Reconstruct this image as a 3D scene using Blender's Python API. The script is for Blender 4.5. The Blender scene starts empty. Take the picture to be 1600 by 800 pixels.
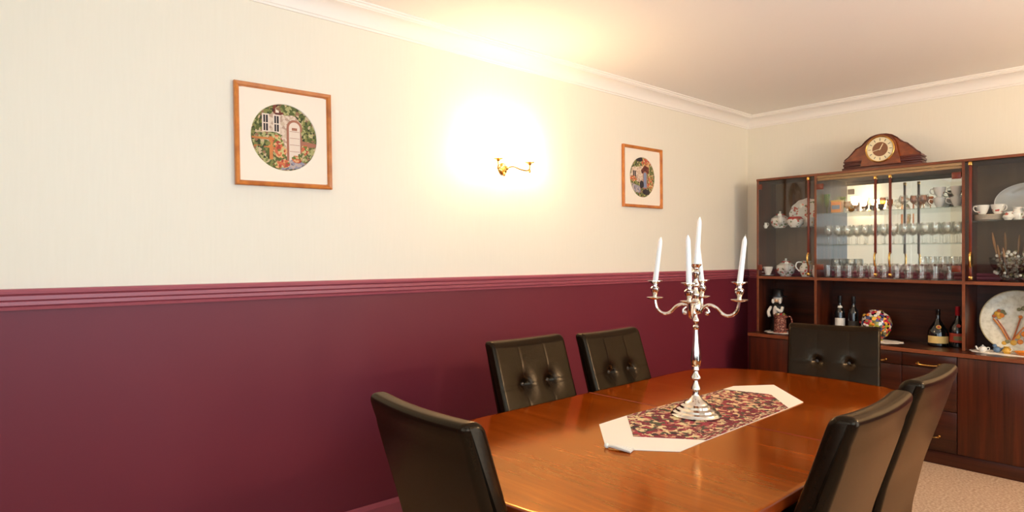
import bpy, bmesh, math, random
from mathutils import Vector, Matrix
rng = random.Random(7)
PI = math.pi
C = bpy.context.scene.collection
sc = bpy.context.scene

# ------------------------------------------------------------------ materials
def lin(c):
    r = []
    for v in c:
        v = v / 255.0
        r.append(v / 12.92 if v <= 0.04045 else ((v + 0.055) / 1.055) ** 2.4)
    return (*r, 1.0)

def new_mat(name):
    m = bpy.data.materials.new(name); m.use_nodes = True
    nt = m.node_tree
    b = nt.nodes['Principled BSDF']
    return m, nt, b

def plain(name, col, rough=0.5, metal=0.0, coat=0.0, bump=0.0, bscale=60.0, vary=0.0, spec=None):
    """colour with optional small noise variation and bump"""
    m, nt, b = new_mat(name)
    col = lin(col)
    b.inputs['Base Color'].default_value = col
    b.inputs['Roughness'].default_value = rough
    b.inputs['Metallic'].default_value = metal
    b.inputs['Coat Weight'].default_value = coat
    b.inputs['Coat Roughness'].default_value = 0.06
    if spec is not None: b.inputs['Specular IOR Level'].default_value = spec
    tc = nt.nodes.new('ShaderNodeTexCoord')
    nz = nt.nodes.new('ShaderNodeTexNoise'); nz.inputs['Scale'].default_value = bscale
    nz.inputs['Detail'].default_value = 4
    nt.links.new(tc.outputs['Object'], nz.inputs['Vector'])
    if vary > 0:
        mx = nt.nodes.new('ShaderNodeMixRGB'); mx.blend_type = 'MULTIPLY'; mx.inputs[0].default_value = vary
        mx.inputs[1].default_value = col
        nt.links.new(nz.outputs['Fac'], mx.inputs[2])
        nt.links.new(mx.outputs[0], b.inputs['Base Color'])
    if bump > 0:
        bp = nt.nodes.new('ShaderNodeBump'); bp.inputs['Strength'].default_value = bump
        bp.inputs['Distance'].default_value = 0.004
        nt.links.new(nz.outputs['Fac'], bp.inputs['Height'])
        nt.links.new(bp.outputs[0], b.inputs['Normal'])
    return m

def wood(name, stops, scale, rough=0.3, coat=0.0, bump=0.05, detail=6.0):
    """stretched noise grain; scale = (sx,sy,sz) noise frequency per axis, stops = colour ramp"""
    m, nt, b = new_mat(name)
    tc = nt.nodes.new('ShaderNodeTexCoord')
    mp = nt.nodes.new('ShaderNodeMapping'); mp.inputs['Scale'].default_value = scale
    nz = nt.nodes.new('ShaderNodeTexNoise'); nz.inputs['Scale'].default_value = 1.0
    nz.inputs['Detail'].default_value = detail; nz.inputs['Roughness'].default_value = 0.62
    nz.inputs['Distortion'].default_value = 0.35
    rp = nt.nodes.new('ShaderNodeValToRGB')
    while len(rp.color_ramp.elements) < len(stops): rp.color_ramp.elements.new(0.5)
    for e, (p, c) in zip(rp.color_ramp.elements, stops):
        e.position = p; e.color = lin(c)
    L = nt.links.new
    L(tc.outputs['Object'], mp.inputs['Vector']); L(mp.outputs[0], nz.inputs['Vector'])
    L(nz.outputs['Fac'], rp.inputs[0]); L(rp.outputs[0], b.inputs['Base Color'])
    b.inputs['Roughness'].default_value = rough
    b.inputs['Coat Weight'].default_value = coat; b.inputs['Coat Roughness'].default_value = 0.05
    b.inputs['Specular IOR Level'].default_value = 0.4
    bp = nt.nodes.new('ShaderNodeBump'); bp.inputs['Strength'].default_value = bump; bp.inputs['Distance'].default_value = 0.002
    L(nz.outputs['Fac'], bp.inputs['Height']); L(bp.outputs[0], b.inputs['Normal'])
    return m

def speckle(name, stops, scale, rough=0.7, bump=0.0, coat=0.0, cells=True, stretch=(1, 1, 1), distort=0.0):
    """random coloured patches (florals, tapestry)"""
    m, nt, b = new_mat(name)
    L = nt.links.new
    tc = nt.nodes.new('ShaderNodeTexCoord')
    mp = nt.nodes.new('ShaderNodeMapping'); mp.inputs['Scale'].default_value = stretch
    L(tc.outputs['Object'], mp.inputs['Vector'])
    vec = mp.outputs[0]
    if distort > 0:
        n2 = nt.nodes.new('ShaderNodeTexNoise'); n2.inputs['Scale'].default_value = scale * 0.8
        L(vec, n2.inputs['Vector'])
        ad = nt.nodes.new('ShaderNodeVectorMath'); ad.operation = 'MULTIPLY_ADD'
        ad.inputs[1].default_value = (distort,) * 3
        L(n2.outputs['Color'], ad.inputs[0]); L(vec, ad.inputs[2]); vec = ad.outputs[0]
    rp = nt.nodes.new('ShaderNodeValToRGB'); rp.color_ramp.interpolation = 'CONSTANT' if cells else 'LINEAR'
    while len(rp.color_ramp.elements) < len(stops): rp.color_ramp.elements.new(0.5)
    for e, (p, c) in zip(rp.color_ramp.elements, stops):
        e.position = p; e.color = lin(c)
    if cells:
        v = nt.nodes.new('ShaderNodeTexVoronoi'); v.inputs['Scale'].default_value = scale
        L(vec, v.inputs['Vector'])
        sp = nt.nodes.new('ShaderNodeSeparateColor'); L(v.outputs['Color'], sp.inputs[0]); L(sp.outputs[0], rp.inputs[0])
        h = v.outputs['Distance']
    else:
        v = nt.nodes.new('ShaderNodeTexNoise'); v.inputs['Scale'].default_value = scale; v.inputs['Detail'].default_value = 3
        L(vec, v.inputs['Vector']); L(v.outputs['Fac'], rp.inputs[0]); h = v.outputs['Fac']
    L(rp.outputs[0], b.inputs['Base Color'])
    b.inputs['Roughness'].default_value = rough; b.inputs['Coat Weight'].default_value = coat
    if bump > 0:
        bp = nt.nodes.new('ShaderNodeBump'); bp.inputs['Strength'].default_value = bump; bp.inputs['Distance'].default_value = 0.003
        L(h, bp.inputs['Height']); L(bp.outputs[0], b.inputs['Normal'])
    return m

def thin_glass(name, tint=(0.95, 0.97, 0.96), edge=(0.72, 0.76, 0.75), ior=1.45, rough=0.0, gloss=1.0, fres_only=False):
    """thin-walled clear glass: see-through face-on, greyer and shinier at grazing angles"""
    m = bpy.data.materials.new(name); m.use_nodes = True
    nt = m.node_tree; nt.nodes.clear(); L = nt.links.new
    out = nt.nodes.new('ShaderNodeOutputMaterial')
    tr = nt.nodes.new('ShaderNodeBsdfTransparent')
    gl = nt.nodes.new('ShaderNodeBsdfGlossy'); gl.inputs['Roughness'].default_value = rough
    gl.inputs['Color'].default_value = (gloss, gloss, gloss, 1)
    f0 = ((ior-1)/(ior+1))**2
    lf = nt.nodes.new('ShaderNodeLayerWeight'); lf.inputs['Blend'].default_value = 0.5
    pw = nt.nodes.new('ShaderNodeMath'); pw.operation = 'POWER'; pw.inputs[1].default_value = 5.0
    fr = nt.nodes.new('ShaderNodeMath'); fr.operation = 'MULTIPLY_ADD'; fr.inputs[1].default_value = 1-f0; fr.inputs[2].default_value = f0
    L(lf.outputs['Facing'], pw.inputs[0]); L(pw.outputs[0], fr.inputs[0])
    lw = nt.nodes.new('ShaderNodeLayerWeight'); lw.inputs['Blend'].default_value = 0.35
    mc = nt.nodes.new('ShaderNodeMixRGB'); mc.inputs[1].default_value = (*tint, 1); mc.inputs[2].default_value = (*edge, 1)
    L(lw.outputs['Facing'], mc.inputs[0]); L(mc.outputs[0], tr.inputs['Color'])
    mix = nt.nodes.new('ShaderNodeMixShader')
    L(fr.outputs[0], mix.inputs[0]); L(tr.outputs[0], mix.inputs[1]); L(gl.outputs[0], mix.inputs[2])
    L(mix.outputs[0], out.inputs['Surface'])
    return m

def emitter(name, col, strength):
    m = bpy.data.materials.new(name); m.use_nodes = True
    nt = m.node_tree; nt.nodes.clear()
    out = nt.nodes.new('ShaderNodeOutputMaterial'); e = nt.nodes.new('ShaderNodeEmission')
    e.inputs['Color'].default_value = (*col, 1); e.inputs['Strength'].default_value = strength
    nt.links.new(e.outputs[0], out.inputs['Surface'])
    return m

def wallpaper(name, col):
    m, nt, b = new_mat(name); L = nt.links.new
    tc = nt.nodes.new('ShaderNodeTexCoord')
    mp = nt.nodes.new('ShaderNodeMapping'); mp.inputs['Scale'].default_value = (90, 90, 6)
    nz = nt.nodes.new('ShaderNodeTexNoise'); nz.inputs['Scale'].default_value = 1.0; nz.inputs['Detail'].default_value = 3
    L(tc.outputs['Object'], mp.inputs['Vector']); L(mp.outputs[0], nz.inputs['Vector'])
    rp = nt.nodes.new('ShaderNodeValToRGB')
    c = lin(col)
    rp.color_ramp.elements[0].position = 0.3; rp.color_ramp.elements[0].color = (c[0]*0.982, c[1]*0.982, c[2]*0.978, 1)
    rp.color_ramp.elements[1].position = 0.7; rp.color_ramp.elements[1].color = c
    L(nz.outputs['Fac'], rp.inputs[0]); L(rp.outputs[0], b.inputs['Base Color'])
    b.inputs['Roughness'].default_value = 0.62
    bp = nt.nodes.new('ShaderNodeBump'); bp.inputs['Strength'].default_value = 0.03; bp.inputs['Distance'].default_value = 0.001
    L(nz.outputs['Fac'], bp.inputs['Height']); L(bp.outputs[0], b.inputs['Normal'])
    return m

M = {}
M['wallpaper'] = wallpaper('cream_wallpaper', (238, 232, 216))
M['dado'] = plain('burgundy_paint', (110, 38, 52), 0.45, bump=0.03, bscale=90, spec=0.35)
M['dado_rail'] = plain('burgundy_gloss_paint', (160, 80, 92), 0.32)
M['ceiling'] = plain('ceiling_paint', (246, 241, 235), 0.8, bump=0.04, bscale=120)
M['cornice'] = plain('cornice_white', (246, 240, 232), 0.6)
M['carpet'] = speckle('beige_carpet', [(0.3, (158, 128, 104)), (0.5, (186, 156, 130)), (0.7, (206, 180, 154))], 75, 0.95, bump=0.9, cells=False)
M['white_paint'] = plain('white_paint', (238, 236, 230), 0.35)
M['leather'] = plain('dark_brown_leather', (22, 13, 6), 0.24, bump=0.08, bscale=170, spec=0.17)
M['leather_seam'] = plain('dark_leather_piping', (36, 28, 22), 0.4)
M['chair_leg'] = wood('dark_chair_wood', [(0.3, (30, 16, 10)), (0.7, (52, 28, 18))], (30, 30, 3), 0.35)
M['table'] = wood('cherry_table_wood', [(0.25, (112, 36, 1)), (0.42, (136, 50, 2)), (0.55, (146, 57, 3)), (0.75, (166, 72, 6))], (26, 1.6, 26), 0.17, coat=0.0, bump=0.0)
def varnish(m, tint, rough, ior, gain):
    """replace the principled shader by wood colour under an amber varnish"""
    nt = m.node_tree; L = nt.links.new
    p = nt.nodes['Principled BSDF']; bc = p.inputs['Base Color']; base = tuple(bc.default_value)
    col = bc.links[0].from_socket if bc.links else None
    nrm = p.inputs['Normal'].links[0].from_socket if p.inputs['Normal'].links else None
    nt.nodes.remove(p)
    out = [n for n in nt.nodes if n.type == 'OUTPUT_MATERIAL'][0]
    df = nt.nodes.new('ShaderNodeBsdfDiffuse'); df.inputs['Color'].default_value = base
    if col: L(col, df.inputs['Color'])
    gl = nt.nodes.new('ShaderNodeBsdfGlossy'); gl.inputs['Color'].default_value = (*tint, 1); gl.inputs['Roughness'].default_value = rough
    fr = nt.nodes.new('ShaderNodeFresnel'); fr.inputs['IOR'].default_value = ior
    if nrm:
        for n_ in (df, gl, fr): L(nrm, n_.inputs['Normal'])
    mu = nt.nodes.new('ShaderNodeMath'); mu.operation = 'MULTIPLY'; mu.use_clamp = True; mu.inputs[1].default_value = gain
    mx = nt.nodes.new('ShaderNodeMixShader')
    L(fr.outputs[0], mu.inputs[0]); L(mu.outputs[0], mx.inputs[0]); L(df.outputs[0], mx.inputs[1]); L(gl.outputs[0], mx.inputs[2])
    L(mx.outputs[0], out.inputs['Surface'])
varnish(M['table'], (1.0, .56, .22), .12, 1.55, 1.7)
varnish(M['leather'], (1.0, .79, .57), .23, 1.36, .72)
M['table_edge'] = wood('cherry_edge_wood', [(0.3, (104, 34, 6)), (0.7, (134, 50, 10))], (3, 3, 30), 0.3)
M['cab_v'] = wood('rosewood_vertical', [(0.30, (36, 13, 5)), (0.45, (62, 24, 9)), (0.6, (78, 31, 12)), (0.78, (94, 40, 16))], (30, 34, 1.3), 0.33)
M['cab_h'] = wood('rosewood_horizontal', [(0.28, (36, 14, 5)), (0.45, (54, 21, 8)), (0.6, (66, 27, 11)), (0.78, (80, 35, 14))], (30, 1.2, 34), 0.30)
M['cab_edge'] = wood('rosewood_edge', [(0.3, (108, 56, 32)), (0.7, (134, 74, 44))], (20, 2, 20), 0.35)
M['cab_back'] = wood('bay_back_panel', [(0.3, (84, 60, 42)), (0.7, (104, 78, 56))], (24, 24, 1.2), 0.45)
M['pelmet'] = wood('tan_pelmet_wood', [(0.3, (142, 112, 76)), (0.7, (166, 134, 94))], (20, 1.5, 20), 0.4)
M['pull_brown'] = plain('red_brown_lacquer', (104, 40, 22), 0.3)
M['brass'] = plain('polished_brass', (226, 176, 96), 0.2, 1.0)
M['silver'] = plain('polished_silver', (228, 220, 208), 0.13, 1.0, bump=0.02, bscale=300)
M['mirror'] = plain('mirror_silvering', (232, 234, 230), 0.01, 1.0)
M['pane'] = thin_glass('door_glass', (0.975, 0.985, 0.98), (0.95, 0.96, 0.955))
M['shelf_glass'] = thin_glass('shelf_glass', (0.93, 0.96, 0.945), (0.62, 0.72, 0.68))
M['glassware'] = thin_glass('clear_glassware', (0.985, 0.985, 0.98), (0.86, 0.86, 0.83), ior=1.75)
M['crystal'] = thin_glass('cut_crystal', (0.86, 0.86, 0.84), (0.30, 0.30, 0.29), ior=1.7)
M['green_glass'] = thin_glass('green_glass', (0.72, 0.86, 0.30), (0.42, 0.62, 0.10))
M['amber_glass'] = thin_glass('amber_glass', (0.88, 0.62, 0.34), (0.5, 0.24, 0.08))
M['wax'] = plain('white_candle_wax', (250, 248, 242), 0.4)
M['wax'].node_tree.nodes['Principled BSDF'].inputs['Subsurface Weight'].default_value = 0.25
M['wax'].node_tree.nodes['Principled BSDF'].inputs['Subsurface Radius'].default_value = (0.02, 0.015, 0.01)
M['wick'] = plain('pale_wick', (226, 214, 190), 0.9)
M['cream_cloth'] = plain('cream_cloth', (238, 228, 212), 0.9, bump=0.25, bscale=400)
M['tapestry'] = speckle('floral_tapestry', [(0.0, (112, 26, 38)), (0.30, (214, 190, 142)), (0.47, (66, 68, 44)), (0.62, (150, 44, 56)), (0.80, (196, 142, 112)), (0.92, (48, 26, 26))], 52, 0.9, bump=0.2, distort=0.05)
M['tapestry_border'] = speckle('tapestry_border', [(0.0, (128, 40, 48)), (0.45, (206, 182, 146)), (0.75, (90, 74, 50))], 90, 0.9, stretch=(0.6, 2.2, 1))
M['china'] = plain('white_china', (240, 236, 228), 0.15, coat=0.4)
M['china_flecked'] = speckle('flecked_china', [(0.0, (240, 236, 228)), (0.80, (188, 62, 58)), (0.88, (240, 236, 228)), (0.96, (190, 140, 80))], 80, 0.15, coat=0.4)
M['china_red'] = plain('red_china_flowers', (180, 44, 46), 0.25)
M['china_gold'] = plain('gold_china_rim', (196, 142, 66), 0.25, 0.6)
M['china_floral'] = speckle('floral_china', [(0.0, (240, 236, 228)), (0.70, (206, 104, 92)), (0.80, (240, 236, 228)), (0.93, (120, 132, 92))], 70, 0.15, coat=0.4)
M['doily'] = plain('white_lace', (240, 232, 220), 0.9, bump=0.5, bscale=260)
M['clock_wood'] = wood('walnut_clock_wood', [(0.3, (96, 38, 8)), (0.5, (124, 54, 14)), (0.7, (150, 72, 22))], (16, 8, 22), 0.3, coat=0.3)
M['clock_dark'] = wood('dark_clock_moulding', [(0.3, (62, 22, 14)), (0.7, (96, 38, 24))], (10, 3, 30), 0.3, coat=0.3)
M['dial'] = plain('cream_dial', (240, 226, 186), 0.4)
M['black'] = plain('black_enamel', (20, 18, 18), 0.35)
M['frame_wood'] = wood('pine_frame_wood', [(0.3, (168, 92, 34)), (0.5, (196, 116, 46)), (0.7, (212, 136, 62))], (10, 10, 10), 0.35, coat=0.2)
M['mount'] = plain('cream_mount', (246, 234, 216), 0.8)
M['dark_bottle'] = plain('dark_bottle_glass', (14, 14, 13), 0.08, coat=0.5)
M['red_wax'] = plain('red_seal', (150, 22, 34), 0.3)
M['label_white'] = plain('white_label', (236, 230, 218), 0.6)
M['label_cream'] = plain('cream_label', (232, 196, 120), 0.6)
M['label_red'] = plain('red_label', (176, 62, 40), 0.5)
M['label_dark'] = plain('dark_label', (62, 54, 44), 0.6)
M['gold_paper'] = plain('gold_paper', (200, 160, 80), 0.4, 0.5)
M['flower_china'] = speckle('bright_floral_china', [(0.0, (20, 22, 34)), (0.22, (226, 218, 206)), (0.36, (176, 34, 62)), (0.50, (150, 150, 46)), (0.64, (232, 178, 70)), (0.76, (64, 70, 118)), (0.86, (206, 78, 50)), (0.93, (60, 84, 46))], 48, 0.2, coat=0.5, distort=0.01)
M['wicker'] = speckle('woven_red_brown', [(0.0, (92, 44, 36)), (0.4, (146, 84, 66)), (0.7, (120, 58, 48)), (0.9, (196, 150, 126))], 110, 0.55, bump=0.4, stretch=(1, 1, 1.6))
M['platter'] = speckle('stoneware_glaze', [(0.35, (206, 198, 174)), (0.5, (222, 216, 194)), (0.7, (232, 226, 206))], 40, 0.3, cells=False, coat=0.3)
M['platter_edge'] = plain('tan_rim_glaze', (186, 166, 120), 0.35)
M['grey_china'] = plain('pale_grey_china', (206, 204, 196), 0.2, coat=0.3)
M['orange'] = plain('orange_glaze', (214, 122, 30), 0.35)
M['rust'] = plain('rust_glaze', (176, 90, 44), 0.4)
M['yellow'] = plain('yellow_ochre_glaze', (206, 158, 52), 0.35)
M['olive'] = plain('olive_glaze', (122, 116, 76), 0.4)
M['blue'] = plain('blue_print', (96, 122, 150), 0.5)
M['reed'] = plain('dried_reed', (136, 96, 58), 0.8)
M['skin'] = plain('flesh_china', (226, 184, 150), 0.3)
M['brown_glaze'] = plain('brown_pottery_glaze', (122, 70, 34), 0.25, coat=0.3)
M['leafg'] = speckle('embroidered_greens', [(0.0, (92, 100, 54)), (0.3, (132, 132, 76)), (0.52, (64, 70, 44)), (0.68, (176, 170, 116)), (0.84, (150, 110, 84)), (0.93, (200, 176, 140))], 85, 0.9, bump=0.3, distort=0.015)
M['flowersm'] = speckle('embroidered_flowers', [(0.0, (206, 110, 74)), (0.3, (112, 120, 58)), (0.5, (222, 170, 120)), (0.7, (168, 72, 60)), (0.85, (196, 190, 130))], 95, 0.9, bump=0.3)
M['stone'] = speckle('embroidered_stone', [(0.0, (206, 182, 158)), (0.4, (222, 202, 182)), (0.75, (186, 156, 136))], 80, 0.9, bump=0.2)
M['path'] = speckle('embroidered_path', [(0.0, (150, 146, 160)), (0.5, (184, 168, 160)), (0.8, (112, 108, 124))], 80, 0.9)
M['doorw'] = plain('stitched_pale_door', (232, 214, 196), 0.9, bump=0.3, bscale=300)
M['doorb'] = plain('stitched_blue_door', (132, 144, 170), 0.9, bump=0.3, bscale=300)
M['archr'] = plain('stitched_arch', (168, 112, 90), 0.9)
M['darkst'] = plain('stitched_dark_panes', (54, 46, 48), 0.9)
M['thatch'] = speckle('stitched_thatch', [(0.0, (96, 48, 40)), (0.5, (126, 66, 50)), (0.8, (72, 40, 36))], 80, 0.9)
M['shade'] = emitter('lit_frosted_shade', (1.0, 0.69, 0.39), 64.0)

# ------------------------------------------------------------------ mesh helpers
def NB(): return bmesh.new()

def box(bm, x0, x1, y0, y1, z0, z1, bev=0.0, mat=0, seg=2):
    t = bmesh.new()
    bmesh.ops.create_cube(t, size=1.0)
    bmesh.ops.scale(t, vec=(abs(x1-x0), abs(y1-y0), abs(z1-z0)), verts=t.verts)
    bmesh.ops.translate(t, vec=((x0+x1)/2, (y0+y1)/2, (z0+z1)/2), verts=t.verts)
    if bev > 0:
        bmesh.ops.bevel(t, geom=t.edges[:] , offset=bev, segments=seg, affect='EDGES', profile=0.5)
    merge(bm, t, mat)

def merge(bm, t, mat=0, mtx=None):
    if mtx is not None: bmesh.ops.transform(t, matrix=mtx, verts=t.verts)
    mp = {}
    for v in t.verts: mp[v] = bm.verts.new(v.co)
    for f in t.faces:
        try:
            g = bm.faces.new([mp[v] for v in f.verts]); g.material_index = mat if mat is not None else f.material_index
        except ValueError: pass
    t.free()

def lathe(bm, prof, seg=24, c=(0, 0, 0), mat=0, mtx=None, mats=None, closed=False, wob=None):
    """prof: list of (r, z); ends with r=0 are closed. mats: material index per profile step"""
    rings = []
    def tv(p):
        v = Vector(p)
        if mtx is not None: v = mtx @ v
        return v + Vector(c)
    for r, z in prof:
        if r < 1e-6: rings.append([bm.verts.new(tv((0, 0, z)))])
        else:
            rings.append([bm.verts.new(tv((r*(wob(a) if wob else 1)*math.cos(a), r*(wob(a) if wob else 1)*math.sin(a), z))) for a in [2*PI*i/seg for i in range(seg)]])
    pairs = list(zip(rings, rings[1:]))
    if closed: pairs.append((rings[-1], rings[0]))
    for k, (A, B) in enumerate(pairs):
        mi = mats[k % len(mats)] if mats else mat
        for i in range(seg):
            j = (i+1) % seg
            if len(A) == 1 and len(B) == 1: continue
            if len(A) == 1: f = bm.faces.new((A[0], B[j], B[i]))
            elif len(B) == 1: f = bm.faces.new((A[i], A[j], B[0]))
            else: f = bm.faces.new((A[i], A[j], B[j], B[i]))
            f.material_index = mi

def tube(bm, pts, r, seg=8, mat=0, caps=True):
    pts = [Vector(p) for p in pts]
    n = len(pts)
    rs = r if isinstance(r, (list, tuple)) else [r]*n
    rings = []
    up = None
    for i, p in enumerate(pts):
        d = (pts[min(i+1, n-1)] - pts[max(i-1, 0)])
        if d.length < 1e-9: d = Vector((0, 0, 1))
        d.normalize()
        if up is None:
            up = Vector((0, 0, 1)) if abs(d.z) < 0.9 else Vector((1, 0, 0))
        s = d.cross(up)
        if s.length < 1e-6: s = d.cross(Vector((0, 1, 0)))
        s.normalize(); up = s.cross(d).normalized()
        rings.append([bm.verts.new(p + (s*math.cos(2*PI*k/seg) + up*math.sin(2*PI*k/seg))*rs[i]) for k in range(seg)])
    for A, B in zip(rings, rings[1:]):
        for k in range(seg):
            f = bm.faces.new((A[k], A[(k+1) % seg], B[(k+1) % seg], B[k])); f.material_index = mat
    if caps:
        for R_ in (rings[0][::-1], rings[-1]):
            f = bm.faces.new(R_); f.material_index = mat

def smooth_path(pts, n=6):
    """Catmull-Rom through pts"""
    P = [Vector(p) for p in pts]; out = []
    for i in range(len(P)-1):
        a = P[max(i-1, 0)]; b = P[i]; c = P[i+1]; d = P[min(i+2, len(P)-1)]
        for k in range(n):
            t = k/n
            out.append(0.5*((2*b) + (-a+c)*t + (2*a-5*b+4*c-d)*t*t + (-a+3*b-3*c+d)*t**3))
    out.append(P[-1]); return out

def ball(bm, c, r, mat=0, u=14, v=8, mtx=None):
    rx, ry, rz = r if isinstance(r, (list, tuple)) else (r, r, r)
    t = bmesh.new()
    bmesh.ops.create_uvsphere(t, u_segments=u, v_segments=v, radius=1)
    m = Matrix.Translation(c) @ (mtx if mtx is not None else Matrix.Identity(4)) @ Matrix.Diagonal((rx, ry, rz, 1))
    merge(bm, t, mat, m)

def prism(bm, poly, d0, d1, to3, mat=0, side=None):
    """extrude the 2-D polygon between depths d0 and d1; to3(u, v, d) -> xyz"""
    A = [bm.verts.new(to3(u, v, d0)) for u, v in poly]
    B = [bm.verts.new(to3(u, v, d1)) for u, v in poly]
    n = len(poly)
    f = bm.faces.new(A[::-1]); f.material_index = mat
    f = bm.faces.new(B); f.material_index = mat
    for i in range(n):
        f = bm.faces.new((A[i], A[(i+1) % n], B[(i+1) % n], B[i])); f.material_index = mat if side is None else side

def ob(name, bm, mats, parent=None, loc=(0, 0, 0), rot=(0, 0, 0), sharp=35, flat=False):
    bmesh.ops.recalc_face_normals(bm, faces=bm.faces)
    if bm.calc_volume(signed=True) < 0: bmesh.ops.reverse_faces(bm, faces=bm.faces)
    me = bpy.data.meshes.new(name)
    bm.to_mesh(me); bm.free()
    for m in (mats if isinstance(mats, (list, tuple)) else [mats]):
        me.materials.append(M[m] if isinstance(m, str) else m)
    if not flat:
        for p in me.polygons: p.use_smooth = True
        me.set_sharp_from_angle(angle=math.radians(sharp))
    o = bpy.data.objects.new(name, me); C.objects.link(o)
    o.location = loc; o.rotation_euler = rot
    if parent: o.parent = parent
    return o

def tag(o, label, cat, group=None, kind=None):
    o['label'] = label; o['category'] = cat
    if group: o['group'] = group
    if kind: o['kind'] = kind
    return o

def thing(name, label, cat, loc=(0, 0, 0), rotz=0.0, group=None):
    o = bpy.data.objects.new(name, None); C.objects.link(o)
    o.empty_display_size = 0.1
    o.location = loc; o.rotation_euler = (0, 0, rotz)
    return tag(o, label, cat, group)

def kids(o): return [c for c in bpy.data.objects if c.parent == o]

def dup(o, loc, rotz=None, label=None, parent=None):
    c = o.copy(); C.objects.link(c)
    c.location = loc
    if rotz is not None: c.rotation_euler = (0, 0, rotz)
    if label: c['label'] = label
    for ch in kids(o):
        d = ch.copy(); C.objects.link(d); d.parent = c
        for g in kids(ch):
            e = g.copy(); C.objects.link(e); e.parent = d
    return c

def struct(name, bm, mats, label, cat, flat=True):
    o = ob(name, bm, mats, flat=flat)
    tag(o, label, cat, kind='structure')
    return o

# ------------------------------------------------------------------ room
XR, YR, ZC = -6.2, -4.1, 2.64          # rear wall x, right wall y, ceiling height (left wall y=0, back wall x=0)
DZ = 1.2                               # paint line, hidden behind the dado rail
b = NB(); box(b, XR-.1, .1, YR-.1, .1, -.1, 0); struct('floor', b, 'carpet', 'beige short pile carpet floor of the dining room', 'floor')
b = NB(); box(b, XR-.1, .1, YR-.1, .1, ZC, ZC+.1); struct('ceiling', b, 'ceiling', 'plain off white painted ceiling', 'ceiling')

def two_tone(bm, x0, x1, y0, y1, z0=0.0, z1=ZC):
    if z0 < DZ: box(bm, x0, x1, y0, y1, z0, min(DZ, z1), mat=1)
    if z1 > DZ: box(bm, x0, x1, y0, y1, max(DZ, z0), z1, mat=0)
b = NB(); two_tone(b, XR, 0, 0, .1); struct('wall_left', b, ['wallpaper', 'dado'], 'long wall with cream wallpaper above burgundy dado', 'wall')
b = NB(); two_tone(b, 0, .1, YR, .1); struct('wall_back', b, ['wallpaper', 'dado'], 'end wall behind the display cabinet, cream over burgundy', 'wall')
# right wall with a patio window, rear wall with a window: both outside the picture
WX0, WX1, WZ0, WZ1 = -3.4, -1.9, .25, 2.2
UX0, UX1, UZ0, UZ1 = -6.0, -3.9, .85, 2.25
b = NB(); two_tone(b, XR, UX0, YR-.1, YR); two_tone(b, UX1, WX0, YR-.1, YR); two_tone(b, WX1, 0, YR-.1, YR)
two_tone(b, UX0, UX1, YR-.1, YR, 0, UZ0); two_tone(b, UX0, UX1, YR-.1, YR, UZ1, ZC)
two_tone(b, WX0, WX1, YR-.1, YR, 0, WZ0); two_tone(b, WX0, WX1, YR-.1, YR, WZ1, ZC)
struct('wall_right', b, ['wallpaper', 'dado'], 'long wall facing the pictures, with a wide window', 'wall')
VY0, VY1, VZ0, VZ1 = -3.7, -1.3, .85, 2.25
b = NB(); two_tone(b, XR-.1, XR, YR, VY0); two_tone(b, XR-.1, XR, VY1, .1)
two_tone(b, XR-.1, XR, VY0, VY1, 0, VZ0); two_tone(b, XR-.1, XR, VY0, VY1, VZ1, ZC)
struct('wall_rear', b, ['wallpaper', 'dado'], 'end wall behind the camera with a window', 'wall')

def window(name, horiz, a0, a1, z0, z1, wall, label):
    def bx(bm, p0, p1, q0, q1, d0, d1, mat=0):
        if horiz: box(bm, p0, p1, wall-d1, wall-d0, q0, q1, .004, mat)
        else: box(bm, wall-d1, wall-d0, p0, p1, q0, q1, .004, mat)
    bm = NB(); w = .06
    bx(bm, a0, a1, z0, z0+w, .02, .08); bx(bm, a0, a1, z1-w, z1, .02, .08)
    bx(bm, a0, a0+w, z0+w, z1-w, .02, .08); bx(bm, a1-w, a1, z0+w, z1-w, .02, .08)
    mid = (a0+a1)/2
    bx(bm, mid-w/2, mid+w/2, z0+w, z1-w, .02, .08)
    o = struct(name, bm, 'white_paint', label, 'window')
    bm = NB(); bx(bm, a0+w, mid-w/2, z0+w, z1-w, .046, .052); bx(bm, mid+w/2, a1-w, z0+w, z1-w, .046, .052)
    ob('pane', bm, 'pane', o, flat=True)
window('window_1', True, WX0, WX1, WZ0, WZ1, YR, 'white framed window in the wall facing the pictures')
window('window_3', True, UX0, UX1, UZ0, UZ1, YR, 'added white framed window beside the camera in the wall facing the pictures')  # unseen window, added to brighten the near end of the left wall
window('window_2', False, VY0, VY1, VZ0, VZ1, XR, 'white framed window in the wall behind the camera')

# dado rail, moulded with three grooves
RAIL = [(0, 1.193), (.012, 1.193), (.015, 1.204), (.011, 1.2065), (.0185, 1.211), (.0185, 1.224), (.0145, 1.2265),
        (.022, 1.231), (.022, 1.245), (.018, 1.2475), (.026, 1.253), (.027, 1.262), (.024, 1.2695), (0, 1.271)]
def run_x(bm, prof, x0, x1, y, s, mat=0):
    prism(bm, prof, x0, x1, lambda u, v, d: (d, y+s*u, v), mat)
def run_y(bm, prof, y0, y1, x, s, mat=0):
    prism(bm, prof, y0, y1, lambda u, v, d: (x+s*u, d, v), mat)
b = NB(); run_x(b, RAIL, XR, 0, 0, -1); struct('trim_1', b, 'dado_rail', 'burgundy grooved dado rail along the wall with pictures', 'dado rail')
b = NB(); run_y(b, RAIL, YR, -.027, 0, -1); struct('trim_2', b, 'dado_rail', 'burgundy grooved dado rail behind the display cabinet', 'dado rail')
b = NB(); run_y(b, RAIL, VY1, -.027, XR, 1); run_y(b, RAIL, YR, VY0, XR, 1); struct('trim_3', b, 'dado_rail', 'burgundy dado rail on the wall behind the camera', 'dado rail')
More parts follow.
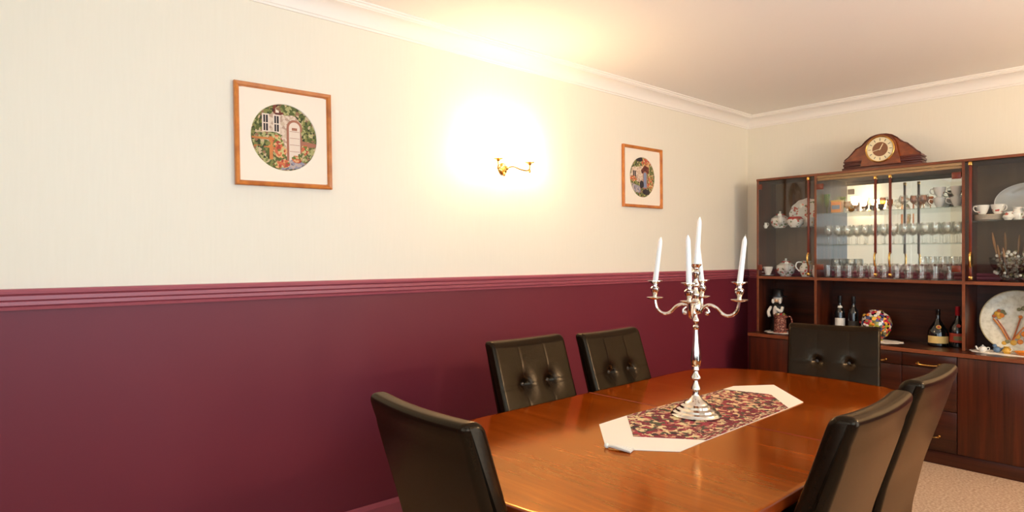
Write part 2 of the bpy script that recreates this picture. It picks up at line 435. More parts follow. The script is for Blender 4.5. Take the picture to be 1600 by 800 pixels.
b = NB(); run_x(b, RAIL, UX1, WX0, YR, 1); run_x(b, RAIL, WX1, -.027, YR, 1); struct('trim_4', b, 'dado_rail', 'burgundy dado rail on the window wall', 'dado rail')
# coving
COVE = [(0, ZC), (0, 2.536), (.008, 2.536), (.009, 2.546), (.014, 2.549)]
for i in range(9):
    a = PI/2*i/8
    COVE.append((.014+.064*(1-math.cos(a)), 2.549+.064*math.sin(a)))
COVE += [(.080, 2.618), (.086, 2.620), (.088, 2.630), (.096, 2.632), (.096, ZC)]
b = NB(); run_x(b, COVE, XR, 0, 0, -1); struct('trim_5', b, 'cornice', 'white moulded coving above the wall with pictures', 'coving', flat=False)
b = NB(); run_y(b, COVE, YR, 0, 0, -1); struct('trim_6', b, 'cornice', 'white moulded coving above the display cabinet', 'coving', flat=False)
b = NB(); run_y(b, COVE, YR, 0, XR, 1); struct('trim_7', b, 'cornice', 'white moulded coving behind the camera', 'coving', flat=False)
b = NB(); run_x(b, COVE, XR, 0, YR, 1); struct('trim_8', b, 'cornice', 'white moulded coving above the window wall', 'coving', flat=False)
# skirting
SK = [(0, 0), (.018, 0), (.018, .10), (.010, .118), (0, .12)]
b = NB(); run_x(b, SK, XR, 0, 0, -1); struct('baseboard_left', b, 'dado_rail', 'burgundy skirting along the wall with pictures', 'skirting')
b = NB(); run_y(b, SK, YR, -2.2, 0, -1); run_y(b, SK, -.24, -.018, 0, -1); struct('baseboard_back', b, 'dado_rail', 'burgundy skirting either side of the cabinet', 'skirting')
b = NB(); run_x(b, SK, XR, 0, YR, 1); struct('baseboard_right', b, 'dado_rail', 'burgundy skirting under the wide window', 'skirting')
b = NB(); run_y(b, SK, YR+.018, -.018, XR, 1); struct('baseboard_rear', b, 'dado_rail', 'burgundy skirting behind the camera', 'skirting')

# ------------------------------------------------------------------ dining table
TX, TY, TA = -3.075, -1.492, math.radians(2.2)
HW, SX, EX = .593, .70, .465
def outline(off=0.0, n=26, EX=EX):
    """right half (x>0) from (0,-) round the bowed end to (0,+)"""
    pts = []
    hw = HW-off; ex = EX-off
    for i in range(n+1):
        a = -PI/2 + PI*i/n
        s, c_ = math.sin(a), math.cos(a)
        e = 2/2.5
        pts.append((SX + ex*abs(c_)**e, hw*math.copysign(abs(s)**e, s)))
    return pts
table = thing('dining_table', 'polished cherry wood extending dining table with bowed ends', 'table', (TX, TY, 0), TA)
def half_top(sgn, joint):
    bm = NB()
    layers = [(.012, .714), (.004, .717), (.004, .722), (.0, .724), (.0, .7445), (.0015, .748), (.005, .750), (.018, .750), (.032, .750)]
    rings = []
    for off, z in layers:
        o_ = outline(off, 26, EX if sgn > 0 else EX+.045)
        ji = joint*sgn + min(off, .004)*(1 if z > .73 else 0)
        pts = [(ji, -(HW-off))] + o_ + [(ji, HW-off)]
        rings.append([bm.verts.new((sgn*x, y, z)) for x, y in pts])
    n = len(rings[0])
    for A, B in zip(rings, rings[1:]):
        for i in range(n):
            f = bm.faces.new((A[i], A[(i+1) % n], B[(i+1) % n], B[i])); f.material_index = 0 if A[0].co.z > .7495 else 1
    bm.faces.new(rings[-1]); f = bm.faces.new(rings[0][::-1]); f.material_index = 1
    return bm
ob('tabletop', half_top(1, -.0253), ['table', 'table_edge'], table)
ob('tabletop', half_top(-1, -.0272), ['table', 'table_edge'], table)
bm = NB()
for s in (-1, 1):
    box(bm, -.88, .88, s*.47-.011, s*.47+.011, .625, .716, .002)
    box(bm, s*.88-.011, s*.88+.011, -.46, .46, .625, .716, .002)
ob('apron', bm, 'table_edge', table)
for sx in (-1, 1):
    for sy in (-1, 1):
        bm = NB()
        lathe(bm, [(0, 0), (.020, 0), (.024, .02), (.021, .06), (.024, .2), (.032, .42), (.036, .50), (.028, .52), (.038, .535), (.038, .56), (0, .56)], 16)
        box(bm, -.036, .036, -.036, .036, .56, .716, .003)
        ob('leg', bm, 'table_edge', table, (sx*.83, sy*.42, 0))

# ------------------------------------------------------------------ dining chairs
def interp(tab, t):
    for (a, va), (b_, vb) in zip(tab, tab[1:]):
        if t <= b_: return va + (vb-va)*max(0, (t-a))/(b_-a)
    return tab[-1][1]
REAR = [(.40, -.235), (.47, -.242), (.64, -.278), (.75, -.312), (.85, -.343), (.95, -.372), (1.0, -.388)]
CW = .232
def chair_back():
    bm = NB()
    # outline of the side profile: up the front, over the rolled top, down the rear
    loop = []
    th = lambda z: .082 if z < .6 else .082-.014*(z-.6)/.4
    R_ = .024; zr = 1.0-R_
    zs = [.40 + (zr-.40)*i/70 for i in range(71)]
    for z in zs: loop.append((interp(REAR, z)+th(z), z, 'f'))
    xf, xb = interp(REAR, zr)+th(zr), interp(REAR, zr)
    for i in range(1, 7):
        a = PI/2*i/6
        loop.append((xf-R_+R_*math.cos(a)-.010*math.sin(a), zr+R_*math.sin(a), 't'))
    for i in range(0, 6):
        a = PI/2*i/6
        loop.append((xb+R_-R_*math.sin(a)-.006*math.cos(a), zr+R_*math.cos(a), 't'))
    for z in zs[::-1][::3]: loop.append((interp(REAR, z), z, 'r'))
    n = len(loop)
    nrm = []                                    # inward normals of the profile, for the rounded side edges
    for i in range(n):
        a, c_ = loop[i-1], loop[(i+1) % n]
        d = Vector((c_[0]-a[0], c_[1]-a[1])); d.normalize()
        nrm.append((-d.y, d.x))
    ER = .019
    us = [(-(CW-ER) + 2*(CW-ER)*i/84, 0) for i in range(85)]
    side = [(CW-ER+ER*math.sin(PI/2*k/5), ER*(1-math.cos(PI/2*k/5))) for k in range(1, 6)]
    us = [(-u, d) for u, d in side[::-1]] + us + side
    cols = []
    for u, ins in us:
        col = []
        for (x, z, k), (nx, nz) in zip(loop, nrm):
            x, z = x+nx*ins, z+nz*ins
            hh = max(0, (z-.45)/.55)
            cv = -.012*(1-(u/CW)**2)*hh              # gently hollowed across the width
            dx = 0
            if k == 'f':
                for su in (-.080, .080):
                    for tz in (.795, .60):
                        d2 = (u-su)**2 + (z-tz)**2
                        dx -= .019*math.exp(-d2/(2*.015**2)) + .013*math.exp(-d2/(2*.038**2))
                    dx -= .0013*math.exp(-((u-su)/.0045)**2)
                for tz in (.795, .60):
                    dx -= .0015*math.exp(-((z-tz)/.0045)**2)
                dx += .006*(1-(u/CW)**2)
            if k == 'r':
                dx += .002*math.exp(-((z-.925)/.006)**2)
            zz = z - (.006*(1-(u/CW)**2)*max(0, (z-.9)/.1))
            col.append(bm.verts.new((x+cv+dx, u, zz)))
        cols.append(col)
    for A, B in zip(cols, cols[1:]):
        for i in range(n):
            bm.faces.new((A[i], A[(i+1) % n], B[(i+1) % n], B[i]))
    bm.faces.new(cols[0]); bm.faces.new(cols[-1][::-1])
    return bm
def make_chair():
    t = thing('dining_chair', '', 'chair')
    ob('backrest', chair_back(), 'leather', t, sharp=50)
    bm = NB()
    box(bm, -.20, .25, -.225, .225, .37, .475, .03, seg=4)
    for v in bm.verts:
        if v.co.z > .46: v.co.z += .014*(1-((v.co.x-.02)/.24)**2)*(1-(v.co.y/.24)**2)
    ob('seat', bm, 'leather', t, sharp=60)
    bm = NB(); box(bm, -.195, .235, -.215, .215, .33, .372, .004)
    ob('seat_rail', bm, 'leather_seam', t)
    for sx, top in ((-1, -.17), (1, .205)):
        for sy in (-1, 1):
            bm = NB()
            r0, r1 = .016, .023
            foot = -.225 if sx < 0 else .215
            A = [bm.verts.new((foot+a*r0, sy*.19+c_*r0, 0)) for a, c_ in ((-1, -1), (1, -1), (1, 1), (-1, 1))]
            B = [bm.verts.new((top+a*r1, sy*.19+c_*r1, .335)) for a, c_ in ((-1, -1), (1, -1), (1, 1), (-1, 1))]
            bm.faces.new(A[::-1]); bm.faces.new(B)
            for i in range(4): bm.faces.new((A[i], A[(i+1) % 4], B[(i+1) % 4], B[i]))
            ob('leg', bm, 'chair_leg', t)
    for su in (-.080, .080):
        for tz in (.795, .60):
            bm = NB()
            ball(bm, (0, 0, 0), (.006, .011, .011), u=12, v=8)
            x = interp(REAR, tz) + (.082 if tz < .6 else .082-.014*(tz-.6)/.4) - .012*(1-(su/CW)**2)*(tz-.45)/.55 - .0265
            ob('button', bm, 'leather_seam', t, (x, su, tz))
    return t
chair0 = make_chair()
GC = 'leather dining chairs around the table'
spots = [(-4.072, -1.495, 0.0, 'dark brown leather chair at the table end nearest the camera, its plain back facing us'),
         (-3.305, -1.012, -PI/2, 'brown leather chair by the burgundy wall, the one nearer the camera, two button tufts showing'),
         (-2.762, -1.072, -PI/2+.03, 'brown leather chair by the burgundy wall, the one nearer the cabinet, directly behind the candelabra'),
         (-1.936, -1.512, PI+math.radians(20), 'brown leather chair at the far table end in front of the cabinet drawers, turned slightly'),
         (-3.49, -1.905, PI/2+.03, 'brown leather chair across the table from the burgundy wall, overlapping the one beside it'),
         (-2.86, -1.862, PI/2+.04, 'brown leather chair across from the burgundy wall, partly hidden by its neighbour, nearer the cabinet')]
for i, (x, y, a, lb) in enumerate(spots):
    if i == 0:
        chair0.location = (x, y, 0); chair0.rotation_euler = (0, 0, a); chair0['label'] = lb; chair0['group'] = GC
    else: dup(chair0, (x, y, 0), a, lb)

# ------------------------------------------------------------------ table runner
tz = .7505
rn = thing('table_runner', 'cream edged table runner with red floral tapestry under the candelabra', 'table runner', (0, 0, tz))
OUT = [(-3.516, -1.313), (-3.331, -1.298), (-2.63, -1.287), (-2.49, -1.280), (-2.311, -1.394), (-2.568, -1.655), (-2.72, -1.664), (-3.396, -1.692), (-3.565, -1.703), (-3.668, -1.590), (-3.705, -1.506)]
bm = NB(); prism(bm, OUT, 0, .0022, lambda u, v, d: (u, v, d)); ob('border', bm, 'cream_cloth', rn, flat=True)
INN = [(-3.335, -1.300), (-3.547, -1.499), (-3.390, -1.690), (-2.723, -1.662), (-2.535, -1.492), (-2.60, -1.289)]
bm = NB(); prism(bm, INN, .0022, .0034, lambda u, v, d: (u, v, d)); ob('tapestry_panel', bm, 'tapestry', rn, flat=True)
bm = NB()
prism(bm, [(-3.335, -1.301), (-2.60, -1.290), (-2.60, -1.318), (-3.36, -1.330)], .0034, .0040, lambda u, v, d: (u, v, d))
prism(bm, [(-3.39, -1.689), (-2.723, -1.661), (-2.69, -1.630), (-3.415, -1.658)], .0034, .0040, lambda u, v, d: (u, v, d))
ob('woven_stripe', bm, 'tapestry_border', rn, flat=True)
bm = NB()
ball(bm, (-3.712, -1.518, .008), .009)
for k in range(14):
    a = (k-6.5)*.022
    d = Vector((.35*math.cos(a)-.0, -1, 0)).normalized()
    st = Vector((-3.712, -1.522, .008))
    sd = Vector((d.y, -d.x, 0))
    tube(bm, smooth_path([st, st+d*.03+sd*(k-6.5)*.0014+Vector((0, 0, .004*(k % 2))), st+d*.085+sd*(k-6.5)*.0026+Vector((0, 0, -.004+.003*(k % 3)))], 3), .0036, 6)
tube(bm, [(-3.703, -1.507, .002), (-3.712, -1.518, .008)], .002, 5)
ob('tassel', bm, 'cream_cloth', rn)

# ------------------------------------------------------------------ candelabra
CXc, CYc, CZ = -3.12, -1.476, .7540
cb = thing('candelabra', 'polished silver five light candelabra standing on the table runner', 'candelabra', (CXc, CYc, CZ), math.atan2(1130, 974)-PI/2 + math.radians(-25))
Z = lambda z: z-CZ
bm = NB()
lathe(bm, [(0, 0), (.097, 0), (.099, .004), (.093, .009), (.091, .014), (.080, .019), (.077, .026), (.064, .032), (.061, .040), (.048, .046), (.044, .053), (.030, .060), (.022, .070), (.016, .078), (0, .078)], 40)
ob('base', bm, 'silver', cb)
bm = NB()
lathe(bm, [(0, Z(.830)), (.0155, Z(.830)), (.012, Z(.838)), (.0115, Z(.850)), (.019, Z(.858)), (.0175, Z(.864)), (.010, Z(.882)), (.008, Z(.892)),
           (.020, Z(.902)), (.0185, Z(.908)), (.010, Z(.922)), (.009, Z(.930)), (.0155, Z(.936)), (.0135, Z(.948)), (.0175, Z(.953)), (.0175, Z(.960)), (.020, Z(.968)), (.0205, Z(.978)),
           (.017, Z(1.01)), (.012, Z(1.05)), (.0085, Z(1.095)), (.012, Z(1.100)), (.012, Z(1.108)), (.007, Z(1.114)), (.007, Z(1.122)), (.0125, Z(1.130)), (.0115, Z(1.137)), (.006, Z(1.148)), (.006, Z(1.156)),
           (.016, Z(1.160)), (.022, Z(1.168)), (.023, Z(1.185)), (.019, Z(1.205)), (.011, Z(1.220)), (.015, Z(1.232)), (.015, Z(1.240)), (.009, Z(1.250)), (.008, Z(1.264)), (.014, Z(1.272)), (.013, Z(1.280)), (.008, Z(1.292)), (.009, Z(1.305)),
           (.0165, Z(1.318)), (.0165, Z(1.326)), (.009, Z(1.336)), (.013, Z(1.344)), (.021, Z(1.353)), (.0225, Z(1.358)), (.0135, Z(1.358)), (.0125, Z(1.340)), (0, Z(1.340))], 24)
ob('stem', bm, 'silver', cb)
armpts = [(.020, Z(1.172)), (.030, Z(1.186)), (.046, Z(1.195)), (.062, Z(1.194)), (.080, Z(1.184)), (.098, Z(1.165)), (.118, Z(1.155)), (.140, Z(1.160)), (.157, Z(1.180)), (.164, Z(1.214))]
AR = .164
for k in range(4):
    a = k*PI/2
    ca, sa = math.cos(a), math.sin(a)
    bm = NB()
    tube(bm, smooth_path([(r*ca, r*sa, z) for r, z in armpts], 5), .0062, 8)
    curl = [(.034, Z(1.188)), (.046, Z(1.178)), (.050, Z(1.166)), (.045, Z(1.158)), (.038, Z(1.160)), (.038, Z(1.166))]
    tube(bm, smooth_path([(r*ca, r*sa, z) for r, z in curl], 4), .005, 7)
    ball(bm, (.043*ca, .043*sa, Z(1.163)), .0085, u=10, v=6)
    arm = ob('arm', bm, 'silver', cb)
    bm = NB()
    lathe(bm, [(0, Z(1.210)), (.010, Z(1.210)), (.030, Z(1.216)), (.034, Z(1.220)), (.031, Z(1.221)), (.010, Z(1.219)), (0, Z(1.219))], 24, (AR*ca, AR*sa, 0))
    ob('drip_pan', bm, 'silver', arm)
    bm = NB()
    lathe(bm, [(0, Z(1.219)), (.008, Z(1.219)), (.009, Z(1.230)), (.012, Z(1.238)), (.0185, Z(1.250)), (.0185, Z(1.258)), (.011, Z(1.266)), (.011, Z(1.274)), (.017, Z(1.280)), (.031, Z(1.286)), (.031, Z(1.289)), (.0135, Z(1.288)), (.0125, Z(1.272)), (0, Z(1.272))], 24, (AR*ca, AR*sa, 0))
    ob('candle_socket', bm, 'silver', arm)
GCn = 'white candles in the candelabra'
def candle(px, py, z, lean_l, lean_f, h, label):
    """lean given sideways and away from the camera, in radians"""
    t = thing('candle', label, 'candle', (px, py, z), 0, GCn)
    ax = math.atan2(1130, 974)
    F_ = Vector((math.cos(ax), math.sin(ax), 0)); R_ = Vector((math.sin(ax), -math.cos(ax), 0))
    d = (Vector((0, 0, 1)) + R_*math.tan(lean_l) + F_*math.tan(lean_f)).normalized()
    q = Vector((0, 0, 1)).rotation_difference(d)
    t.rotation_euler = q.to_euler()
    bm = NB(); lathe(bm, [(0, 0), (.0112, 0), (.0110, .02), (.0088, h-.022), (.0070, h-.012), (.0022, h), (0, h)], 18); ob('wax', bm, 'wax', t)
    bm = NB(); tube(bm, [(0, 0, h-.002), (.0006, 0, h+.004), (.0016, 0, h+.008)], .0008, 5); ob('wick', bm, 'wick', t)
rot = cb.rotation_euler[2]
cand_lab = ['white candle on the arm closest to the cabinet, leaning outward', 'white candle on the rear arm, mostly hidden behind its neighbours',
            'white candle on the arm farthest from the cabinet, leaning towards the stem', 'white candle on the arm facing the camera, standing nearly straight']
leans = [(.115, 0), (-.10, .02), (.125, 0), (-.03, -.02)]
for k in range(4):
    a = rot + k*PI/2
    candle(CXc+AR*math.cos(a), CYc+AR*math.sin(a), 1.2725, *leans[k], .196, cand_lab[k])
candle(CXc, CYc, 1.3405, .075, 0, .205, 'tallest white candle, rising from the centre of the candelabra')

# ------------------------------------------------------------------ pictures on the left wall
def picture(name, label, x0, x1, z0, z1, fw, rad, tilt, art):
    cx, cz = (x0+x1)/2, (z0+z1)/2; w, h = x1-x0, z1-z0
    t = thing(name, label, 'picture', (cx, 0, cz), 0, 'framed embroideries on the wall')
    t.rotation_euler = (0, tilt, 0)
    T = lambda u, v, d: (u, -d, v)
    bm = NB()
    # mitred moulded frame
    for (a, b_) in ((0, 1), (1, 2), (2, 3), (3, 0)):
        prof = [(0, .004), (0, .020), (.004, .024), (fw*.7, .020), (fw*.85, .013), (fw, .012), (fw, .004)]
        cor = [(-w/2, -h/2), (w/2, -h/2), (w/2, h/2), (-w/2, h/2)]
        ins = [(1, 1), (-1, 1), (-1, -1), (1, -1)]
        A = [bm.verts.new(T(cor[a][0]+ins[a][0]*i, cor[a][1]+ins[a][1]*i, d)) for i, d in prof]
        B = [bm.verts.new(T(cor[b_][0]+ins[b_][0]*i, cor[b_][1]+ins[b_][1]*i, d)) for i, d in prof]
        n = len(prof)
        for i in range(n):
            bm.faces.new((A[i], B[i], B[(i+1) % n], A[(i+1) % n]))
    ob('frame', bm, 'frame_wood', t, sharp=30)
    # mount with a round opening
    bm = NB(); N = 64
    iw, ih = w/2-fw*.9, h/2-fw*.9
    for d in (.0105,):
        ring = [bm.verts.new(T(rad*math.cos(2*PI*i/N), rad*math.sin(2*PI*i/N), d)) for i in range(N)]
        ring2 = [bm.verts.new(T(rad*.985*math.cos(2*PI*i/N), rad*.985*math.sin(2*PI*i/N), d-.003)) for i in range(N)]
        sq = []
        for i in range(N):
            a = 2*PI*i/N; c_, s_ = math.cos(a), math.sin(a)
            k = min(iw/abs(c_) if abs(c_) > 1e-6 else 9, ih/abs(s_) if abs(s_) > 1e-6 else 9)
            sq.append(bm.verts.new(T(c_*k, s_*k, d)))
        for i in range(N):
            j = (i+1) % N
            bm.faces.new((ring[i], ring[j], sq[j], sq[i])); bm.faces.new((ring2[i], ring2[j], ring[j], ring[i]))
    ob('mount', bm, 'mount', t, flat=True)
    bm = NB(); box(bm, -w/2+.006, w/2-.006, -.004, 0, -h/2+.006, h/2-.006); ob('backing_board', bm, 'mount', t, flat=True)
    # the stitched scene, patches a fraction of a millimetre thick
    bm = NB()
    R0 = rad*.99
    lay = [0]
    def disc_clip(pts):
        out = []
        for u, v in pts:
            l = math.hypot(u, v)
            out.append((u*R0/l, v*R0/l) if l > R0 else (u, v))
        return out
    def patch(pts, mi):
        lay[0] += 1
        d = .0060 + .00006*lay[0]
        prism(bm, disc_clip([(u*rad, v*rad) for u, v in pts]), d-.0003, d, T, mi)
    def ell(cx_, cy_, rx, ry, mi, n=18, wob=0.12):
        patch([(cx_+rx*(1+rng.uniform(-wob, wob))*math.cos(2*PI*i/n), cy_+ry*(1+rng.uniform(-wob, wob))*math.sin(2*PI*i/n)) for i in range(n)], mi)
    prism(bm, [(R0*math.cos(2*PI*i/48), R0*math.sin(2*PI*i/48)) for i in range(48)], .0062-.0006, .0062-.0003, T, 0)
    art(patch, ell)
    ob('embroidery', bm, ['leafg', 'stone', 'doorw', 'archr', 'darkst', 'flowersm', 'path', 'thatch', 'doorb', 'frame_wood'], t, flat=True)
def rect(u0, u1, v0, v1): return [(u0, v0), (u1, v0), (u1, v1), (u0, v1)]
def arch(u0, u1, v0, v1, n=10):
    r = (u1-u0)/2; cx = (u0+u1)/2
    return [(u0, v0), (u1, v0)] + [(cx+r*math.cos(PI*i/n), v1-r+r*math.sin(PI*i/n)) for i in range(n+1)]
def art1(patch, ell):
    patch([(-.70, -.20), (.02, -.55), (.50, -.60), (.52, .45), (.30, .70), (0, .66), (-.1, .72), (-.30, .72), (-.62, .55)], 1)
    patch([(.50, .0), (.98, -.05), (.94, .3), (.52, .45)], 0)
    patch([(-.34, .98), (-.1, .98), (-.02, .70), (-.22, .62), (-.36, .75)], 7)
    patch(rect(-.26, -.16, .72, .86), 2)
    ell(-.80, .10, .25, .20, 0); ell(-.80, .58, .2, .22, 0); ell(.05, .86, .30, .12, 0); ell(.40, .80, .30, .14, 0)
    for u in (-.56, -.24):
        patch(rect(u-.10, u+.11, .12, .66), 2); patch(rect(u-.06, u+.07, .16, .62), 4)
        patch(rect(u-.008, u+.012, .16, .62), 2); patch(rect(u-.06, u+.07, .37, .40), 2)
    patch(arch(.06, .54, -.70, .56), 3); patch(arch(.13, .47, -.70, .49), 2)
    for v in (.2, 0, -.2, -.4): patch(rect(.15, .45, v, v+.012), 3)
    patch(rect(.22, .38, .24, .32), 3)
    ell(.74, .10, .24, .26, 0); ell(.78, -.25, .22, .2, 0); patch([(.5, -.05), (.97, -.1), (.95, -.22), (.5, -.2)], 3)
    ell(-.42, .02, .34, .12, 0); ell(-.25, -.20, .22, .26, 5); ell(-.12, -.42, .18, .22, 5)
    patch(rect(-.96, -.30, -.10, -.04), 9); patch(rect(-.90, -.34, -.34, -.28), 9)
    patch(rect(-.46, -.36, -.68, 0), 9); ell(-.70, -.45, .22, .16, 0); ell(-.62, -.2, .2, .1, 0)
    patch([(-.15, -.98), (.45, -.90), (.62, -.74), (.30, -.60), (.02, -.72)], 6)
    ell(-.02, -.78, .18, .13, 5); ell(-.2, -.82, .14, .1, 5); ell(.60, -.55, .24, .15, 0); ell(.36, -.62, .16, .12, 5); ell(.62, -.32, .12, .16, 5)
def art2(patch, ell):
    patch([(-.98, -.1), (-.2, -.25), (.1, -.3), (.15, .5), (-.2, .62), (-.8, .45)], 1)
    ell(-.42, .72, .40, .22, 0); ell(-.25, .88, .3, .12, 4); ell(.35, .72, .4, .26, 5); ell(.72, .3, .28, .4, 0)
    patch(rect(-.72, -.50, .0, .3), 4); patch(rect(-.62, -.60, .0, .3), 2); ell(-.7, -.1, .26, .14, 5)
    patch([(-.1, .35), (.2, .62), (.55, .5), (.5, .2), (-.05, .2)], 7)
    patch(arch(.05, .40, -.55, .32), 3); patch(arch(.10, .34, -.5, .26), 8)
    patch([(-.9, -.3), (-.2, -.45), (-.1, -.8), (-.55, -.75)], 6); ell(-.55, -.55, .3, .14, 6); ell(.05, -.85, .4, .14, 0)
    ell(-.05, -.35, .16, .2, 4); ell(.62, -.35, .24, .2, 5); ell(.3, -.72, .3, .14, 4); ell(.65, -.05, .18, .2, 5); ell(-.5, -.85, .3, .1, 0)
picture('framed_picture', 'square pine framed embroidery of a cottage with a pale arched door, larger in view', -4.443, -3.994, 1.709, 2.168, .022, .155, -math.radians(1.0), art1)
picture('framed_picture', 'square pine framed embroidery of a thatched cottage, between the wall light and the cabinet', -1.780, -1.313, 1.749, 2.200, .022, .150, -math.radians(.6), art2)

# ------------------------------------------------------------------ wall light
SXc, SZc = -2.898, 1.915
wl = thing('wall_light', 'brass twin arm wall light glowing on the cream wallpaper', 'wall light', (SXc, 0, SZc))
bm = NB()
lathe(bm, [(0, 0), (.036, 0), (.036, .006), (.030, .012), (.018, .016), (.012, .030), (.010, .040), (0, .044)], 28, mtx=Matrix.Rotation(PI/2, 4, 'X'))
ball(bm, (0, -.018, -.032), (.008, .008, .014)); ball(bm, (0, -.04, 0), .014)
ob('backplate', bm, 'brass', wl)
for s in (-1, 1):
    bm = NB()
    tube(bm, smooth_path([(0, -.040, .0), (s*.035, -.060, .010), (s*.075, -.085, -.006), (s*.105, -.105, -.012), (s*.122, -.11, .000), (s*.123, -.11, .030)], 6), .0048, 8)
    ball(bm, (s*.123, -.11, -.014), (.007, .007, .012))
    arm = ob('arm', bm, 'brass', wl)
    bm = NB()
    lathe(bm, [(0, .022), (.008, .022), (.012, .030), (.028, .036), (.029, .040), (.010, .040), (0, .040)], 20, (s*.123, -.11, 0))
    ob('cup', bm, 'brass', arm)
    bm = NB()
    lathe(bm, [(0, .041), (.014, .041), (.026, .052), (.034, .075), (.036, .098), (.040, .120), (.046, .138), (.043, .139), (.036, .122), (0, .105)], 24, (s*.123, -.11, 0))
    ob('glass_shade', bm, 'shade', arm)
# unseen copy added on the facing wall for warm light at the cabinet end
dup(wl, (-1.55, YR, SZc), PI, 'added brass twin arm wall light, unseen, on the window wall near the cabinet end')

# ------------------------------------------------------------------ display cabinet
Y0, Y1, Y2, Y3 = -.25, -.735, -1.702, -2.187       # outer side, two dividers, other side
XF, XL = -.31, -.45                                 # fronts of upper and lower stages
ZW, ZM0, ZM1, ZT = .757, 1.200, 1.222, 2.036
cab = thing('display_cabinet', 'dark rosewood display cabinet with glass doors, open shelf and cupboards below', 'cabinet', (0, 0, 0))
P = .018
def cpart(name, mats, fn, parent=cab, **k):
    bm = NB(); fn(bm); return ob(name, bm, mats, parent, **k)
def edged(bm, x0, x1, y0, y1, z0, z1):
    """panel whose front edge carries a lighter lipping"""
    box(bm, x0+.003, x1, y0, y1, z0, z1, 0, 0)
    box(bm, x0, x0+.003, y0, y1, z0, z1, .0008, 1, 1)
for (ya, yb) in ((Y0-P, Y0), (Y3, Y3+P)):
    cpart('side_panel', ['cab_v', 'cab_edge'], lambda bm: edged(bm, XF, -.004, ya, yb, ZW, ZT-P))
for yc in (Y1, Y2):
    cpart('divider', ['cab_v', 'cab_edge'], lambda bm: edged(bm, XF, -.010, yc-P/2, yc+P/2, ZW, ZT-P))
cpart('top_panel', ['cab_h', 'cab_edge'], lambda bm: edged(bm, XF-.006, -.004, Y3, Y0, ZT-P, ZT))
cpart('bay_ceiling', 'pelmet', lambda bm: box(bm, XF+.025, -.015, Y2+P/2, Y1-P/2, ZT-P-.005, ZT-P))
def fascia(bm):
    box(bm, XF+.002, XF+.02, Y2+P/2, Y1-P/2, 1.998, ZT-P, .002)
    box(bm, XF+.008, XF+.024, Y2+P/2, Y1-P/2, 1.978, 1.997, .002)
cpart('fascia', 'pelmet', fascia)
for ya, yb in ((Y0-P, Y1+P/2), (Y1-P/2, Y2+P/2), (Y2-P/2, Y3+P)):
    cpart('middle_shelf', ['cab_h', 'cab_edge'], lambda bm: edged(bm, XF, -.010, yb, ya, ZM0, ZM1))
cpart('back_panel', 'cab_h', lambda bm: box(bm, -.010, -.004, Y3+P, Y0-P, ZW, ZM0))
for ya, yb in ((Y0-P, Y1+P/2), (Y2-P/2, Y3+P)):
    cpart('back_panel', 'cab_back', lambda bm: box(bm, -.010, -.004, yb, ya, ZM1, ZT-P))
cpart('mirror', 'mirror', lambda bm: box(bm, -.014, -.010, Y2+P/2, Y1-P/2, ZM1, ZT-P-.005), flat=True)
cpart('worktop', ['cab_h', 'cab_edge'], lambda bm: edged(bm, XL-.012, -.004, Y3, Y0, ZW-.026, ZW))
def carc(bm):
    box(bm, XL+.022, -.004, Y0-P, Y0, .09, ZW-.026); box(bm, XL+.022, -.004, Y3, Y3+P, .09, ZW-.026)
    for yc in (Y1, Y2): box(bm, XL+.022, -.012, yc-P/2, yc+P/2, .09+P, ZW-.026)
    box(bm, XL+.022, -.004, Y3+P, Y0-P, .09, .09+P); box(bm, -.012, -.004, Y3+P, Y0-P, .09+P, ZW-.026)
cpart('base_carcass', 'cab_v', carc)
cpart('plinth', 'cab_h', lambda bm: box(bm, XL+.012, -.03, Y3+.004, Y0-.004, 0, .09, .002))

def knob(parent, x, y, z):
    bm = NB(); lathe(bm, [(0, 0), (.006, 0), (.004, .006), (.004, .010), (.011, .016), (.011, .021), (.006, .025), (0, .025)], 14, mtx=Matrix.Rotation(-PI/2, 4, 'Y'))
    ob('knob', bm, 'brass', parent, (x, y, z))
for ya, yb, ky in ((Y0-.002, Y1+.001, Y1+.05), (Y2-.001, Y3+.002, Y2-.40)):
    d = cpart('cupboard_door', 'cab_v', lambda bm: box(bm, XL, XL+.020, yb, ya, .094, ZW-.030, .0025))
    knob(d, XL, ky, .45)
rows = [(.640, ZW-.030, .664), (.366, .636, .400), (.094, .362, .190)]
cw = (Y1-Y2-.004)/3
for c_ in range(3):
    ya = Y1-.002-c_*cw; yb = ya-cw
    for z0, z1, hz in rows:
        d = cpart('drawer', 'cab_h', lambda bm: box(bm, XL, XL+.020, yb+.0015, ya-.0015, z0, z1, .003))
        yc = (ya+yb)/2
        bm = NB()
        for s in (-1, 1):
            lathe(bm, [(0, 0), (.010, 0), (.009, .004), (.005, .008), (.005, .020), (.0085, .024), (.006, .030), (0, .031)], 12, (XL, yc+s*.062, hz), mtx=Matrix.Rotation(-PI/2, 4, 'Y'))
        tube(bm, smooth_path([(XL-.022, yc-.062, hz), (XL-.030, yc-.045, hz-.004), (XL-.032, yc, hz-.006), (XL-.030, yc+.045, hz-.004), (XL-.022, yc+.062, hz)], 4), .004, 8)
        ob('handle', bm, 'brass', d)

